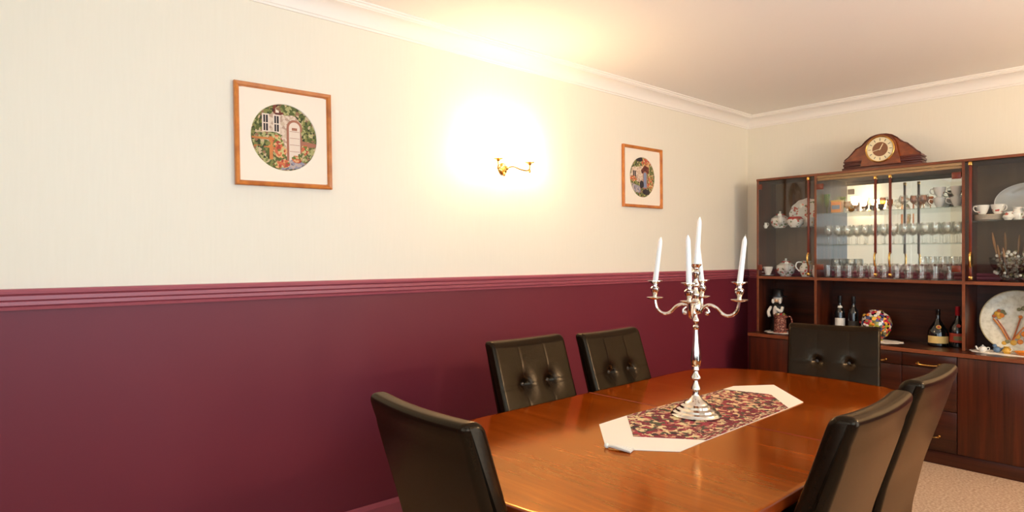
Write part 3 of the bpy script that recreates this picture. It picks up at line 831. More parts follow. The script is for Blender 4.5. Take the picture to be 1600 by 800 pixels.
# glass doors with red-brown pull bars
def glass_door(ya, yb, z0, z1, bar_y, hinge_y, hx=.052):
    d = cpart('glass_door', 'pane', lambda bm: box(bm, XF-.006, XF-.001, yb, ya, z0, z1), flat=True)
    bx_ = XF-.014
    bm = NB(); box(bm, bx_-.006, XF-.006, bar_y-.008, bar_y+.008, 1.408, z1-.022, .002); box(bm, bx_-.006, XF-.006, bar_y-.007, bar_y+.007, z0+.03, 1.318, .002)
    ob('pull_bar', bm, 'pull_brown', d)
    bm = NB()
    tube(bm, smooth_path([(bx_-.004, bar_y, 1.412), (bx_-.018, bar_y, 1.395), (bx_-.020, bar_y, 1.365), (bx_-.016, bar_y, 1.335), (bx_-.004, bar_y, 1.316)], 4), .0075, 8)
    ob('handle', bm, 'brass', d)
    for za, zb in ((z1-.024, z1+.001), (z0+.006, z0+.03)):
        bm = NB(); box(bm, bx_-.009, XF-.006, bar_y-.010, bar_y+.010, za, zb, .003); ob('end_cap', bm, 'brass', d)
    for z in (z0+.048, z1-.065):
        bm = NB(); s = 1 if hinge_y > (ya+yb)/2 else -1
        box(bm, XF-.011, XF+.004, hinge_y-s*hx, hinge_y, z, z+.044, .002)
        ob('hinge', bm, 'pull_brown', d)
YC = (Y1+Y2)/2
glass_door(Y0-P+.001, Y1+P/2+.001, ZM1+.004, 2.012, Y1+.048, Y0-P-.002, .03)
glass_door(Y1-P/2-.002, YC+.002, ZM1+.012, 1.974, YC+.0485, Y1-P/2-.003)
glass_door(YC-.002, Y2+P/2+.002, ZM1+.012, 1.974, YC-.0485, Y2+P/2+.003)
glass_door(Y2-P/2-.001, Y3+P-.001, ZM1+.004, 2.012, Y2-.042, Y3+P+.002, .03)
SH1, SH2, SHL = 1.726, 1.478, 1.622
def gshelf(ya, yb, z):
    cpart('glass_shelf', 'shelf_glass', lambda bm: box(bm, XF+.03, -.014, yb, ya, z-.006, z), flat=True)
gshelf(Y1-P/2, Y2+P/2, SH1); gshelf(Y1-P/2, Y2+P/2, SH2); gshelf(Y0-P, Y1+P/2, SHL); gshelf(Y2-P/2, Y3+P, SHL)

# ------------------------------------------------------------------ mantel clock
ck = thing('mantel_clock', 'wooden mantel clock with round cream dial on top of the cabinet', 'clock', (-.205, -1.185, ZT))
TC = lambda u, v, d: (d, u, v)
half = [(.252, .073), (.246, .084), (.225, .098), (.198, .126), (.170, .158), (.148, .168), (.128, .180), (.104, .208), (.070, .232), (.036, .243), (0, .246)]
body = half + [(-u, v) for u, v in half[-2::-1]]
bm = NB(); prism(bm, body, -.052, .055, TC); ob('case', bm, 'clock_wood', ck, sharp=30)
bm = NB()
arcp = [(u*1.012, v+.004) for u, v in half] + [(-u*1.012, v+.004) for u, v in half[-2::-1]]
for (u0, v0), (u1, v1) in zip(arcp, arcp[1:]): tube(bm, [(-.053, u0, v0), (-.053, u1, v1)], .0045, 6)
ob('edge_bead', bm, 'clock_dark', ck)
bm = NB()
box(bm, -.068, .062, -.268, .268, 0, .022, .004); box(bm, -.060, .058, -.258, .258, .022, .034, .003)
box(bm, -.066, .060, -.262, .262, .034, .052, .005); box(bm, -.058, .057, -.254, .254, .052, .062, .002); box(bm, -.064, .058, -.260, .260, .062, .074, .004)
ob('plinth', bm, 'clock_dark', ck)
bm = NB()
lobe = [(.112*math.cos(PI*i/16), .135+.112*math.sin(PI*i/16)) for i in range(17)] + [(-.135, .024), (.135, .024)]
prism(bm, lobe, -.071, -.050, TC); ob('front_panel', bm, 'clock_wood', ck, sharp=30)
RX = Matrix.Rotation(-PI/2, 4, 'Y')
bm = NB(); lathe(bm, [(.088, .0), (.088, .007), (.093, .010), (.098, .007), (.098, 0)], 48, (-.071, 0, .138), mtx=RX, closed=True); ob('bezel', bm, 'brass', ck)
bm = NB(); lathe(bm, [(0, .001), (.088, .001), (.088, .003), (.052, .003), (0, .003)], 48, (-.071, 0, .138), mtx=RX, mats=[0, 0, 0, 1]); ob('dial', bm, ['dial', 'brown_glaze'], ck)
for i in range(12):
    bm = NB(); a = 2*PI*i/12
    m = Matrix.Translation((-.0748, 0, .138)) @ Matrix.Rotation(a, 4, 'X')
    t = bmesh.new(); bmesh.ops.create_cube(t, size=1); bmesh.ops.scale(t, vec=(.0008, .004, .018), verts=t.verts); bmesh.ops.translate(t, vec=(0, 0, .070), verts=t.verts)
    merge(bm, t, 0, m)
    ob('hour_mark', bm, 'black', ck)
for a, L_, w_ in ((math.radians(28), .052, .005), (math.radians(-105), .070, .004)):
    bm = NB()
    t = bmesh.new(); bmesh.ops.create_cube(t, size=1); bmesh.ops.scale(t, vec=(.001, w_, L_), verts=t.verts); bmesh.ops.translate(t, vec=(0, 0, L_/2-.008), verts=t.verts)
    merge(bm, t, 0, Matrix.Translation((-.0765, 0, .138)) @ Matrix.Rotation(a, 4, 'X'))
    ob('hand', bm, 'dial', ck)

# ------------------------------------------------------------------ china and glass in the cabinet
def wall_prof(outer, t=.002):
    """closed thin-walled vessel from an outer (r,z) profile whose first point is at the axis"""
    inner = [(max(r-t, 0), z + (t if i == 0 else 0)) for i, (r, z) in enumerate(outer)]
    return outer + inner[::-1]

def wine_glass(h=.15, r=.030):
    bm = NB()
    o_ = [(0, 0), (.028, .0), (.028, .0025), (.006, .006), (.0034, .014), (.0034, h*.42), (.008, h*.45), (r*.8, h*.56), (r, h*.72), (r*.98, h*.85), (r*.88, h)]
    inn = [(r*.88-.0012, h), (r*.98-.0012, h*.85), (r-.0012, h*.72), (r*.8-.0012, h*.565), (0, h*.475)]
    lathe(bm, o_+inn, 16); return bm
def tumbler(h=.095, r=.033):
    bm = NB(); lathe(bm, [(0, 0), (r*.80, 0), (r*.82, .004), (r, h), (r-.0016, h), (r*.80-.001, .012), (0, .012)], 16); return bm
def balloon(h=.11, r=.036):
    bm = NB(); lathe(bm, [(0, 0), (.027, 0), (.027, .002), (.005, .005), (.0035, .012), (.0035, h*.3), (.010, h*.34), (r, h*.6), (r*.95, h*.75), (r*.7, h), (r*.7-.0012, h), (r*.95-.0012, h*.75), (r-.0012, h*.6), (0, h*.37)], 16); return bm
def flute(h=.155, r=.024):
    bm = NB(); lathe(bm, [(0, 0), (.026, 0), (.026, .0025), (.006, .006), (.004, .014), (.005, h*.30), (.014, h*.42), (r, h), (r-.0014, h), (.0126, h*.43), (0, h*.34)], 16); return bm

proto = {}
def place(kind, name, bmf, mats, loc, label, cat, group, rotz=0):
    if kind not in proto:
        proto[kind] = ob(name, bmf(), mats, loc=loc); o = proto[kind]
    else:
        o = proto[kind].copy(); C.objects.link(o); o.location = loc
    o.rotation_euler = (0, 0, rotz)
    tag(o, label, cat, group); return o

# row of stemmed glasses on the lower glass shelf (two deep)
for k in range(14):
    y = -.800 - k*.0655
    for x, lb in ((-.215, 'clear stemmed wine glass in the front row of the lower glass shelf'), (-.115, 'clear stemmed wine glass in the rear row of the lower glass shelf')):
        yy = y - (.030 if x > -.2 else 0)
        if yy < -1.66: continue
        place('wine', 'wine_glass', wine_glass, 'glassware', (x+rng.uniform(-.006, .006), yy+rng.uniform(-.004, .004), SH2), lb, 'glass', 'wine glasses on the lower glass shelf')
for k in range(14):
    y = -.815 - k*.0605
    place('wine', 'wine_glass', wine_glass, 'glassware', (-.052, y, SH2), 'clear stemmed wine glass against the mirror on the lower glass shelf', 'glass', 'wine glasses on the lower glass shelf')
# bottom of the mirrored bay: tumblers in front, balloons behind
for k in range(11):
    y = -.800 - k*.080
    place('tumbler', 'tumbler', tumbler, 'glassware', (-.235+rng.uniform(-.006, .006), y, ZM1), 'clear glass tumbler in the front row on the wooden floor of the mirrored bay', 'glass', 'tumblers at the bottom of the mirrored bay')
    if k < 10:
        y2 = y-.040
        place('balloon', 'brandy_glass', balloon, 'glassware', (-.155+rng.uniform(-.006, .006), y2, ZM1), 'clear brandy glass behind the tumblers in the mirrored bay', 'glass', 'brandy glasses at the bottom of the mirrored bay')
for k in range(5):
    place('wine2', 'sherry_glass', lambda: wine_glass(.165, .031), 'glassware', (-.075, -1.40-k*.062, ZM1), 'tall sherry glass against the mirror at the far end of the bottom row', 'glass', 'sherry glasses against the mirror')
for k in range(2):
    place('coupe', 'sundae_glass', lambda: wine_glass(.145, .038), 'crystal', (-.080, -.80-k*.115, ZM1), 'crystal sundae glass against the mirror near the hinge of the bottom row', 'glass', 'crystal sundae glasses against the mirror')
# upper glass shelf
tag(ob('flute_glass', flute(), 'green_glass', loc=(-.17, -.765, SH1)), 'yellow green fluted glass at the end of the upper glass shelf', 'glass')
bt = thing('gift_tin', 'small orange and blue box on the upper glass shelf', 'box', (-.175, -.845, SH1))
bm = NB(); box(bm, -.03, .03, -.036, .036, 0, .088, .003); ob('box_body', bm, 'orange', bt)
bm = NB(); box(bm, -.0312, -.030, -.030, .030, .030, .062, 0); ob('paper_band', bm, 'blue', bt, flat=True)
bm = NB(); box(bm, -.032, .032, -.038, .038, .088, .100, .003); ob('lid', bm, 'yellow', bt)
def cup(red=True):
    bm = NB()
    lathe(bm, [(0, 0), (.020, 0), (.021, .005), (.018, .009), (.026, .022), (.036, .050), (.041, .072), (.0385, .072), (.034, .052), (.024, .025), (0, .014)], 20, mats=[0, 0, 0, 0, 2, 1, 0, 0, 0, 0])
    tube(bm, smooth_path([(0, .036, .060), (0, .056, .064), (0, .062, .046), (0, .050, .030), (0, .030, .028)], 4), .0032, 6)
    return bm
brown_lab = ['brown pottery goblet beside the orange box', 'short brown pottery cup second along from the orange box', 'brown rimmed goblet beside the first pull bar on the upper glass shelf']
def goblet(h=.075, r=.024):
    bm = NB(); lathe(bm, [(0, 0), (.020, 0), (.018, .006), (.007, .014), (.007, h*.35), (r, h*.62), (r, h), (r-.003, h), (r-.003, h*.65), (0, h*.48)], 16, mats=[1, 1, 1, 1, 0, 0, 0, 0, 0]); return bm
for k, (y, h) in enumerate(((-.925, .085), (-.985, .070), (-1.045, .080))):
    tag(ob('goblet', goblet(h), ['brown_glaze', 'china'], loc=(-.19, y, SH1)), brown_lab[k], 'goblet', 'brown goblets on the upper glass shelf')
for k, y in enumerate((-1.10, -1.175, -1.31, -1.375, -1.44)):
    place('balloon_top', 'brandy_glass', lambda: balloon(.105, .034), 'glassware', (-.185+.02*(k % 2), y, SH1), 'clear brandy glass in the middle of the upper glass shelf', 'glass', 'brandy glasses on the upper glass shelf')
for k, y in enumerate((-1.14, -1.345, -1.41)):
    place('amber', 'liqueur_glass', lambda: wine_glass(.105, .022), 'amber_glass', (-.09, y, SH1), 'amber liqueur glass standing behind the brandy glasses', 'glass', 'amber liqueur glasses on the upper glass shelf')
cupl = [['lower white coffee cup of the stack next to the brandy glasses', 'upper white coffee cup of the stack next to the brandy glasses'],
        ['lower white coffee cup of the stack against the divider', 'upper white coffee cup of the stack against the divider']]
for k, y in enumerate((-1.530, -1.632)):
    for j in range(2):
        tag(ob('coffee_cup', cup(), ['china', 'china', 'china_flecked'], loc=(-.175, y, SH1+.0735*j), rot=(0, 0, .3 - .5*j)), cupl[k][j], 'cup', 'stacked coffee cups on the upper glass shelf')
for k, y in enumerate((-1.535, -1.630)):
    place('backcup', 'coffee_cup', cup, ['china', 'china', 'china_flecked'], (-.075, y, SH1), 'white coffee cup against the mirror behind the stacked cups', 'cup', 'coffee cups against the mirror')

# tea ware in the left bay
def teapot(name, label, loc, r, rz, lidmat='china_red'):
    t = thing(name, label, 'teapot', loc, rz)
    bm = NB(); lathe(bm, [(0, 0), (r*.55, 0), (r*.58, r*.10), (r*.85, r*.35), (r, r*.80), (r*.92, r*1.15), (r*.55, r*1.42), (r*.40, r*1.46), (0, r*1.46)], 24); ob('body', bm, 'china_floral', t)
    bm = NB(); tube(bm, smooth_path([(0, r*.85, r*.55), (0, r*1.25, r*.75), (0, r*1.45, r*1.25), (0, r*1.62, r*1.42)], 4), [r*.22-.0009*r*i*10*.1 for i in range(13)], 8); ob('spout', bm, 'china', t)
    bm = NB(); tube(bm, smooth_path([(0, -r*.85, r*1.15), (0, -r*1.35, r*1.25), (0, -r*1.50, r*.85), (0, -r*1.2, r*.45), (0, -r*.9, r*.42)], 4), r*.09, 7); ob('handle', bm, 'china', t)
    bm = NB(); lathe(bm, [(0, r*1.46), (r*.48, r*1.46), (r*.40, r*1.60), (r*.15, r*1.68), (r*.07, r*1.72), (r*.13, r*1.82), (r*.08, r*1.90), (0, r*1.92)], 20, mats=[1, 1, 0, 0, 0, 0, 0]); ob('lid', bm, ['china', lidmat], t)
    return t
def saucer_cup(label, loc, rz):
    t = thing('teacup', label, 'cup', loc, rz)
    bm = NB(); lathe(bm, [(0, 0), (.022, 0), (.050, .008), (.051, .010), (.022, .005), (0, .005)], 22); ob('saucer', bm, 'china', t)
    bm = cup(); ob('cup', bm, ['china', 'china', 'china_flecked'], t, (0, 0, .0052)); return t
def jug(name, label, loc, h, r, rz, cat='jug', mat='china_floral'):
    t = thing(name, label, cat, loc, rz)
    bm = NB(); lathe(bm, [(0, 0), (r*.62, 0), (r*.66, h*.06), (r, h*.36), (r*.92, h*.58), (r*.60, h*.82), (r*.72, h), (r*.66, h), (r*.54, h*.82), (r*.86, h*.58), (0, h*.1)], 20,
                      wob=None); ob('body', bm, mat, t)
    bm = NB(); tube(bm, smooth_path([(0, -r*.62, h*.92), (0, -r*1.30, h*.90), (0, -r*1.45, h*.60), (0, -r*.95, h*.34)], 4), r*.10, 7); ob('handle', bm, 'china', t)
    return t
def stand_plate(name, label, loc, ry, rz_, lean, face, rim, scallop=0.0, cat='plate', rot=0.0):
    """plate standing on edge facing the room (towards -x), leaning back"""
    t = thing(name, label, cat, loc, rot)
    bm = NB()
    N = 48
    prof = [(0, 0.0), (.62, .0), (.70, .035), (.97, .085), (1.0, .085), (1.0, .06), (.70, .0), (.60, -.05), (0, -.05)]
    m = Matrix.Rotation(lean, 4, 'Y') @ Matrix.Translation((0, 0, rz_)) @ Matrix.Diagonal((ry, ry, rz_, 1)) @ Matrix.Rotation(-PI/2, 4, 'Y')
    wb = (lambda a: 1+scallop*math.cos(a*12)) if scallop else None
    lathe(bm, prof, N, mtx=m, mats=[0, 0, 0, 1, 1, 0, 0, 0], wob=wb)
    lo = min(v.co.z for v in bm.verts)
    for v in bm.verts: v.co.z -= lo
    ob('plate_body', bm, [face, rim], t, sharp=40)
    return t, m, lo

teapot('teapot', 'white floral teapot on the glass shelf behind the glass door nearest the pictures', (-.152, -.375, SHL), .076, 2.0)
stand_plate('serving_plate', 'white scalloped floral plate standing at the rear of the glass shelf above the jugs', (-.105, -.560, SHL), .135, .125, .22, 'china_floral', 'china', .025)
t = thing('sugar_bowl', 'white lidded sugar bowl with red flowers in front of the scalloped plate', 'bowl', (-.20, -.525, SHL), 0)
bm = NB(); lathe(bm, [(0, 0), (.034, 0), (.038, .008), (.062, .036), (.068, .062), (.064, .070), (0, .070)], 22); ob('body', bm, 'china_floral', t)
bm = NB(); lathe(bm, [(0, .070), (.062, .070), (.046, .090), (.014, .099), (.007, .103), (.012, .112), (0, .116)], 22, mats=[1, 1, 0, 0, 0, 0]); ob('lid', bm, ['china', 'china_red'], t)
saucer_cup('white teacup on saucer squeezed between the sugar bowl and the divider', (-.215, -.655, SHL), -.6)
jug('milk_jug', 'tiny white jug at the wall end of the glass shelf beside the teapot', (-.23, -.288, SHL), .050, .017, .8)
teapot('coffee_pot', 'white teapot with red lid on the bottom shelf of the china bay', (-.152, -.425, ZM1), .078, 2.05)
jug('cream_jug', 'white floral jug with red pattern beside the red lidded teapot', (-.175, -.605, ZM1), .128, .056, -2.4)
saucer_cup('white teacup on saucer in the corner of the bottom shelf by the wall', (-.235, -.310, ZM1), .4)
jug('bud_vase', 'slim white jug beside the divider next to the floral jug', (-.24, -.700, ZM1), .095, .020, 1.2, 'vase', 'china')

# right bay, upper shelf
for k in range(5):
    bm = NB(); lathe(bm, [(0, 0), (.045, 0), (.085, .009), (.087, .011), (.084, .011), (.045, .004), (0, .004)], 28, mats=[0, 0, 1, 0, 0, 0])
    lb = ['bottom', 'second from bottom', 'middle', 'second from top', 'top'][k]
    tag(ob('tea_plate', bm, ['china', 'china_gold'], loc=(-.185, -1.815, SHL+.0082*k)), f'white gold rimmed tea plate, {lb} of its stack on the glass shelf', 'plate', 'stacked tea plates')
tag(ob('teacup', cup(), ['china', 'china', 'china_flecked'], loc=(-.185, -1.778, SHL+.0082*4+.0042), rot=(0, 0, .9)), 'white teacup on the plate stack, on the pull bar side', 'cup', 'teacups on the plate stack')
tag(ob('teacup', cup(), ['china', 'china', 'china_flecked'], loc=(-.185, -1.862, SHL+.0082*4+.0042), rot=(0, 0, 2.6)), 'white teacup on the plate stack, in front of the grey platter', 'cup', 'teacups on the plate stack')
stand_plate('oval_platter', 'pale grey oval platter standing on edge on the glass shelf above the crystal bowl', (-.085, -2.005, SHL), .185, .128, .16, 'grey_china', 'china', cat='platter')
jug('cream_jug', 'small floral jug standing in front of the grey oval platter', (-.19, -1.965, SHL), .085, .036, -.6)
jug('cream_jug', 'squat floral creamer between the plate stack and the small floral jug', (-.235, -1.925, SHL), .055, .030, .4)

# right bay, crystal bowl with dried stems
bw = thing('crystal_bowl', 'cut crystal bowl full of dried stems behind the glass door', 'bowl', (-.165, -1.93, ZM1))
bm = NB()
N = 24
bowl = [(0, 0), (.060, 0), (.064, .006), (.050, .018), (.085, .060), (.112, .110), (.120, .160), (.116, .160), (.106, .110), (.078, .064), (0, .026)]
lathe(bm, bowl, N, wob=lambda a: 1+.03*math.cos(12*a))
ob('bowl_body', bm, 'crystal', bw, sharp=12)
bm = NB()
for k in range(110):
    a = rng.uniform(0, 2*PI); z = rng.uniform(.03, .20); r = rng.uniform(.02, .075+.25*min(z, .12))
    ball(bm, (r*math.cos(a), r*math.sin(a), z), rng.uniform(.008, .014), mat=rng.choice((0, 0, 0, 1, 2)), u=7, v=5)
ob('pebbles', bm, ['grey_china', 'olive', 'silver'], bw, sharp=20)['kind'] = 'stuff'
for k in range(9):
    bm = NB(); a = rng.uniform(0, 2*PI); r = .04; l_ = rng.uniform(.20, .33); s = rng.uniform(.02, .10)
    p0 = (r*math.cos(a), r*math.sin(a), .05); p1 = ((r+s*.5)*math.cos(a), (r+s*.5)*math.sin(a), l_*.55); p2 = ((r+s*.8)*math.cos(a), (r+s*.8)*math.sin(a), l_)
    tube(bm, smooth_path([p0, p1, p2], 4), [.003]*5+[.0055, .0075, .006, .003], 6)
    ob('reed', bm, 'reed', bw)

# ------------------------------------------------------------------ open niche on the worktop
def doily(label, x, y, rx, ry):
    bm = NB(); N = 72
    o_ = [(rx*(1+.05*math.cos(i*2*PI/6))*math.cos(2*PI*i/N), ry*(1+.05*math.cos(i*2*PI/6))*math.sin(2*PI*i/N)) for i in range(N)]
    prism(bm, o_, 0, .003, lambda u, v, d: (u, v, d))
    return tag(ob('doily', bm, 'doily', loc=(x, y, ZW), flat=True), label, 'doily', 'lace doilies on the cabinet worktop')
doily('white lace doily under the standing figure jug and woven tankard', -.235, -.420, .105, .125)
doily('white lace doily under the bright flowered china vase', -.22, -1.165, .115, .150)
doily('long white lace doily under the painted round platter', -.235, -1.93, .115, .205)

fg = thing('figure_jug', 'black and white figure shaped jug in the niche by the wall', 'jug', (-.18, -.370, ZW+.003), 0)
bm = NB(); lathe(bm, [(0, 0), (.058, 0), (.060, .01), (.050, .10), (.046, .18), (.050, .215), (.030, .24), (0, .245)], 22); ob('coat', bm, 'black', fg)
bm = NB(); ball(bm, (0, 0, .262), (.034, .034, .036)); ball(bm, (-.034, 0, .258), (.008, .007, .008)); ob('face', bm, 'skin', fg)
bm = NB(); ball(bm, (-.006, 0, .275), (.037, .037, .020)); ball(bm, (-.026, -.03, .25), (.014, .012, .022)); ball(bm, (-.026, .03, .25), (.014, .012, .022)); ob('hair', bm, 'label_white', fg)
bm = NB(); prism(bm, [(.072*math.cos(2*PI*i/24)*(1 if i % 8 else .85), .072*math.sin(2*PI*i/24)) for i in range(24)], .288, .294, lambda u, v, d: (u, v, d)); lathe(bm, [(.045, .294), (.040, .335), (.048, .350), (0, .350)], 20); ob('hat', bm, 'black', fg)
bm = NB()
tube(bm, smooth_path([(-.02, .048, .20), (-.05, .058, .16), (-.062, .042, .12)], 4), .013, 8); tube(bm, smooth_path([(-.02, -.048, .20), (-.055, -.05, .17), (-.068, -.02, .19)], 4), .013, 8); ball(bm, (-.048, 0, .165), (.012, .020, .05))
ob('sleeves', bm, 'label_white', fg)
tk = thing('tankard', 'woven red brown tankard on the lace doily in front of the figure jug', 'tankard', (-.275, -.435, ZW+.003), 0)
bm = NB(); lathe(bm, [(0, 0), (.052, 0), (.054, .008), (.048, .014), (.046, .13), (.050, .140), (.050, .146), (.045, .146), (.042, .014), (0, .014)], 22); ob('body', bm, 'wicker', tk)
bm = NB(); tube(bm, smooth_path([(0, -.044, .125), (0, -.085, .135), (0, -.098, .085), (0, -.080, .035), (0, -.045, .030)], 4), .006, 8); ob('handle', bm, 'wicker', tk)
bm = NB()
for i in range(10):
    a = i*2*PI/10; ball(bm, (.030*math.cos(a), .030*math.sin(a), .150), .010, mat=i % 3, u=8, v=6)
ob('rim_flowers', bm, ['china_red', 'olive', 'flower_china'], tk)
lg = thing('liqueur_glass', 'small gold patterned glass in the niche beside the divider', 'glass', (-.17, -.665, ZW), 0)
bm = NB(); lathe(bm, [(0, 0), (.020, 0), (.020, .003), (.005, .008), (.005, .028), (.020, .045), (.024, .085), (.0225, .085), (.018, .048), (0, .034)], 16); ob('bowl', bm, 'glassware', lg)
bm = NB(); lathe(bm, [(.0205, .046), (.0235, .066), (.0245, .066), (.0215, .046)], 16, closed=True); ob('gold_band', bm, 'china_gold', lg)

def bottle(name, label, loc, prof, cap, capmat, labels, rz=0.0, group=None, sq=None):
    t = thing(name, label, 'bottle', loc, rz, group)
    bm = NB(); lathe(bm, prof, 26); ob('bottle_body', bm, 'dark_bottle', t)
    bm = NB(); lathe(bm, cap, 18); ob('cap', bm, capmat, t)
    for z0, z1, r0, r1, a0, a1, m in labels:
        bm = NB(); n = 14
        A = [(math.cos(a0+(a1-a0)*i/n), math.sin(a0+(a1-a0)*i/n)) for i in range(n+1)]
        V = [[bm.verts.new((r*c_, r*s_, z)) for c_, s_ in A] for r, z in ((r0, z0), (r1, z1), (r1-.0015, z1), (r0-.0015, z0))]
        for k in range(4):
            for i in range(n): bm.faces.new((V[k][i], V[k][i+1], V[(k+1) % 4][i+1], V[(k+1) % 4][i]))
        for i in (0, n): bm.faces.new([V[k][i] for k in range(4)])
        ob('label', bm, m, t)
    return t
WB = [(0, .004), (.030, 0), (.037, .004), (.037, .185), (.033, .205), (.016, .235), (.0135, .255), (.0135, .312), (0, .312)]
WCAP = [(.0142, .262), (.0148, .264), (.0148, .318), (0, .319)]
GB = 'dark bottles in the niche'
bottle('wine_bottle', 'dark wine bottle with large white label behind the far end chair', (-.125, -.845, ZW), WB, WCAP, 'black', [(.05, .145, .0382, .0382, PI-1.2, PI+1.2, 'label_white'), (.225, .24, .0215, .0165, PI-1, PI+1, 'label_white')], 0.4, GB)
bottle('wine_bottle', 'dark wine bottle with dull label between the white label bottle and flowered vase', (-.125, -.945, ZW), WB, WCAP, 'black', [(.06, .13, .0382, .0382, PI-1.2, PI+1.2, 'label_dark'), (.035, .055, .0382, .0382, PI-1.1, PI+1.1, 'label_cream')], 0.4, GB)
BB = [(0, .004), (.054, 0), (.062, .006), (.062, .085), (.056, .115), (.036, .150), (.018, .178), (.0135, .195), (.0135, .250), (0, .250)]
bottle('liqueur_bottle', 'squat dark liqueur bottle with wide cream label and round seal', (-.155, -1.515, ZW), BB, [(.0142, .215), (.015, .217), (.015, .258), (0, .259)], 'dark_bottle', [(.022, .072, .0632, .0632, PI-1.25, PI+1.25, 'label_cream')], .35, GB)
t = bpy.data.objects[[o.name for o in C.objects if o.name.startswith('liqueur_bottle')][-1]]
bm = NB(); lathe(bm, [(0, 0), (.016, 0), (.015, .003), (.009, .003), (0, .004)], 20, mats=[0, 0, 0, 1], mtx=Matrix.Translation((-.050, 0, .135)) @ Matrix.Rotation(math.radians(-62), 4, 'Y')); ob('seal', bm, ['gold_paper', 'label_red'], t)
RB = [(0, .004), (.045, 0), (.050, .006), (.050, .10), (.046, .135), (.030, .168), (.016, .190), (.013, .205), (.013, .270), (0, .270)]
bottle('brandy_bottle', 'dark liqueur bottle with red cap and red label against the divider', (-.125, -1.625, ZW), RB, [(.0138, .218), (.0148, .220), (.0148, .282), (0, .283)], 'red_wax', [(.035, .098, .0512, .0512, PI-1.3, PI+1.3, 'label_red'), (.05, .078, .0518, .0518, PI-.6, PI+.6, 'olive')], .35, GB)
t = bpy.data.objects[[o.name for o in C.objects if o.name.startswith('brandy_bottle')][-1]]
bm = NB(); lathe(bm, [(0, 0), (.013, 0), (.012, .003), (0, .004)], 18, mtx=Matrix.Translation((-.043, 0, .150)) @ Matrix.Rotation(math.radians(-64), 4, 'Y')); ob('seal', bm, 'label_red', t)

# bright flowered china vase lying open-mouthed: round moon-shaped body on a small foot
fv = thing('flower_vase', 'round bright multicoloured flowered china vase beside the far end chair', 'vase', (-.185, -1.130, ZW+.003))
bm = NB(); lathe(bm, [(0, 0), (.045, 0), (.048, .008), (.040, .014), (.072, .035), (.100, .085), (.104, .125), (.092, .175), (.060, .205), (.046, .212), (.050, .222), (.044, .222), (.038, .210), (0, .200)], 30); ob('body', bm, 'flower_china', fv)
bm = NB()
for k in range(46):
    a = rng.uniform(PI*.55, PI*1.45); zz = rng.uniform(.05, .19)
    r = .104*math.sqrt(max(.05, 1-((zz-.118)/.112)**2))
    ball(bm, (r*.97*math.cos(a), r*.97*math.sin(a), zz), (.010, .013, .011), mat=rng.randrange(5), u=8, v=6)
ob('raised_flowers', bm, ['china_red', 'label_white', 'yellow', 'orange', 'olive'], fv)['kind'] = 'stuff'

# painted round platter standing in the far niche
pt, pm, plo = stand_plate('round_platter', 'large round cream platter painted with orange flowers, standing in the niche', (-.135, -1.945, ZW+.003), .200, .205, .20, 'platter', 'platter_edge', cat='platter')
def onpl(u, v, d=.0): 
    q = pm @ Vector((v, -u, .012/.2 + d)); return q - Vector((0, 0, plo))
bm = NB()
def dab(u, v, r, mi, ru=None):
    n = 12
    ru = ru or r
    pts = [onpl((u+ru*math.cos(2*PI*i/n)), (v+r*math.sin(2*PI*i/n)), .0) for i in range(n)]
    pts2 = [onpl((u+ru*.8*math.cos(2*PI*i/n)), (v+r*.8*math.sin(2*PI*i/n)), .012) for i in range(n)]
    A = [bm.verts.new(p) for p in pts]; B = [bm.verts.new(p) for p in pts2]
    for i in range(n): bm.faces.new((A[i], A[(i+1) % n], B[(i+1) % n], B[i])).material_index = mi
    bm.faces.new(B).material_index = mi; bm.faces.new(A[::-1]).material_index = mi
def stem_(pts, w, mi):
    P_ = [onpl(u, v, .01) for u, v in pts]
    tube(bm, P_, w, 5, mi)
stem_([(-.62, .04), (-.42, -.22), (-.20, -.62)], .0046, 0); stem_([(-.52, .02), (-.34, -.24), (-.14, -.62)], .0040, 1); stem_([(.10, .10), (.02, -.25), (-.08, -.62)], .0046, 1); stem_([(.42, .10), (.14, -.28), (-.06, -.62)], .0046, 0)
for u, v, r, mi in ((.05, -.5, .07, 2), (.3, -.55, .08, 0), (.5, -.48, .07, 2), (-.3, -.74, .06, 2), (-.46, .10, .06, 2), (-.52, .20, .08, 2), (-.40, .16, .07, 0), (-.48, .30, .05, 1), (-.60, .12, .05, 1), (-.38, .28, .06, 3), (-.32, .22, .04, 3), (.18, .42, .07, 3), (.05, .38, .05, 3), (.30, .55, .06, 3), (.42, .14, .09, 0), (.52, .20, .07, 2), (.36, .24, .06, 1), (.22, -.40, .08, 0), (.36, -.42, .09, 2), (.46, -.36, .07, 0), (-.22, -.68, .06, 3), (-.05, -.70, .08, 2), (.12, -.66, .07, 0), (.10, .14, .05, 0)):
    dab(u, v, r*1.15, mi)
ob('painted_flowers', bm, ['orange', 'rust', 'yellow', 'olive'], pt)
teapot('miniature_teapot', 'miniature white teapot on the doily beside the painted platter', (-.275, -1.800, ZW+.003), .024, .3, 'blue')
jug('cruet_jug', 'small yellow glazed jug at the foot of the painted platter', (-.265, -1.925, ZW+.003), .045, .026, -.7, 'jug', 'yellow')
bm = NB(); ball(bm, (0, 0, .020), (.022, .022, .020)); ball(bm, (-.004, .012, .044), (.012, .012, .012)); ball(bm, (-.016, .012, .042), (.005, .004, .004)); tube(bm, [(.012, -.014, .02), (.02, -.03, .034)], [.008, .003], 6)
tag(ob('bird_ornament', bm, 'blue', loc=(-.255, -1.872, ZW+.003)), 'small blue bird ornament between the miniature teapot and yellow jug', 'ornament')
bm = NB(); lathe(bm, [(0, 0), (.030, 0), (.052, .018), (.054, .022), (.050, .022), (.030, .006), (0, .006)], 22)
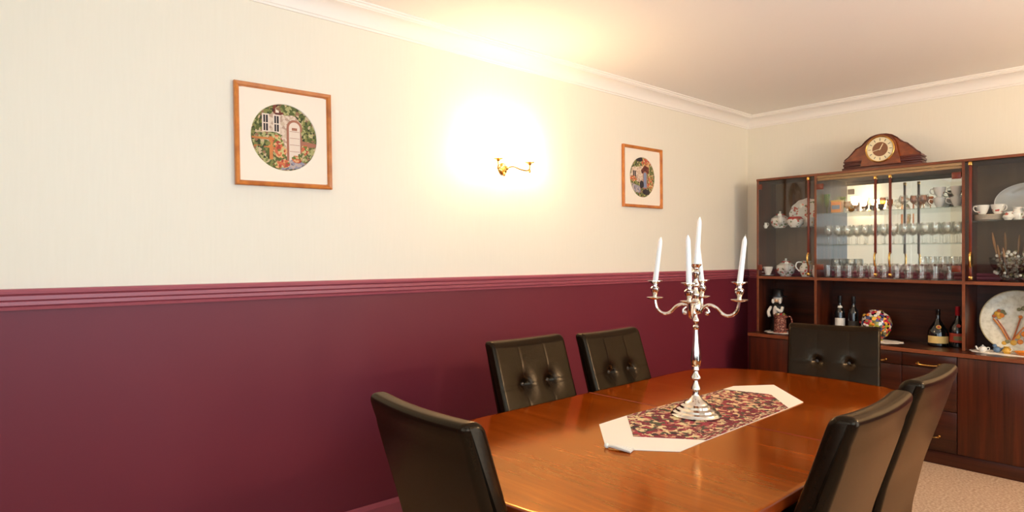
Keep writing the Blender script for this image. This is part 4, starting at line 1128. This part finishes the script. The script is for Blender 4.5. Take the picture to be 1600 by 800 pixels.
tag(ob('trinket_dish', bm, 'orange', loc=(-.265, -2.015, ZW+.003)), 'shallow orange trinket dish at the end of the long doily', 'dish')

# ------------------------------------------------------------------ light
def area(name, loc, rot, sx, sy, power, col):
    l = bpy.data.lights.new(name, 'AREA'); l.shape = 'RECTANGLE'; l.size = sx; l.size_y = sy; l.energy = power; l.color = col
    o = bpy.data.objects.new(name, l); C.objects.link(o); o.location = loc; o.rotation_euler = rot; return o
# daylight just outside the two windows, plus fill outside the added one
area('daylight_side', ((WX0+WX1)/2, YR-.14, (WZ0+WZ1)/2), (PI/2, 0, 0), WX1-WX0, WZ1-WZ0, 20, (.92, .96, 1.0))
area('near_fill', ((UX0+UX1)/2, YR-.14, (UZ0+UZ1)/2), (PI/2, 0, 0), UX1-UX0, UZ1-UZ0, 31, (.64, .86, 1.0))  # added fill, shines through the added window onto the near wall
area('daylight_rear', (XR-.14, (VY0+VY1)/2, (VZ0+VZ1)/2), (PI/2, 0, -PI/2), VY1-VY0, VZ1-VZ0, 9, (.93, .965, 1.0))
# point light added above the unseen wall light as warm fill
l = bpy.data.lights.new('warm_fill', 'POINT'); l.energy = 40; l.color = (1.0, .82, .62); l.shadow_soft_size = .06
o = bpy.data.objects.new('warm_fill', l); C.objects.link(o); o.location = (-1.55, YR+.13, SZc+.20)
w = bpy.data.worlds.new('daylight_sky'); sc.world = w; w.use_nodes = True
bg = w.node_tree.nodes['Background']; bg.inputs[0].default_value = (.75, .86, 1.0, 1); bg.inputs[1].default_value = 1.0

# ------------------------------------------------------------------ camera
cam = bpy.data.cameras.new('camera'); co = bpy.data.objects.new('camera', cam); C.objects.link(co)
co.location = (-5.308, -2.886, 1.39)
co.rotation_euler = (PI/2, 0, math.atan2(1130, 974)-PI/2)
cam.sensor_width = 36; cam.sensor_fit = 'HORIZONTAL'; cam.lens = 974/1600*36; cam.clip_start = .02
sc.camera = co
vs = sc.view_settings
sc.display_settings.display_device = 'sRGB'
vs.view_transform = 'Standard'; vs.look = 'None'; vs.gamma = 1.0; vs.use_curve_mapping = False; vs.exposure = 0.86
cy = sc.cycles
cy.use_denoising = True
cy.max_bounces = 14; cy.transparent_max_bounces = 64; cy.glossy_bounces = 8; cy.diffuse_bounces = 6
cy.sample_clamp_indirect = 6.0; cy.caustics_reflective = False; cy.caustics_refractive = False
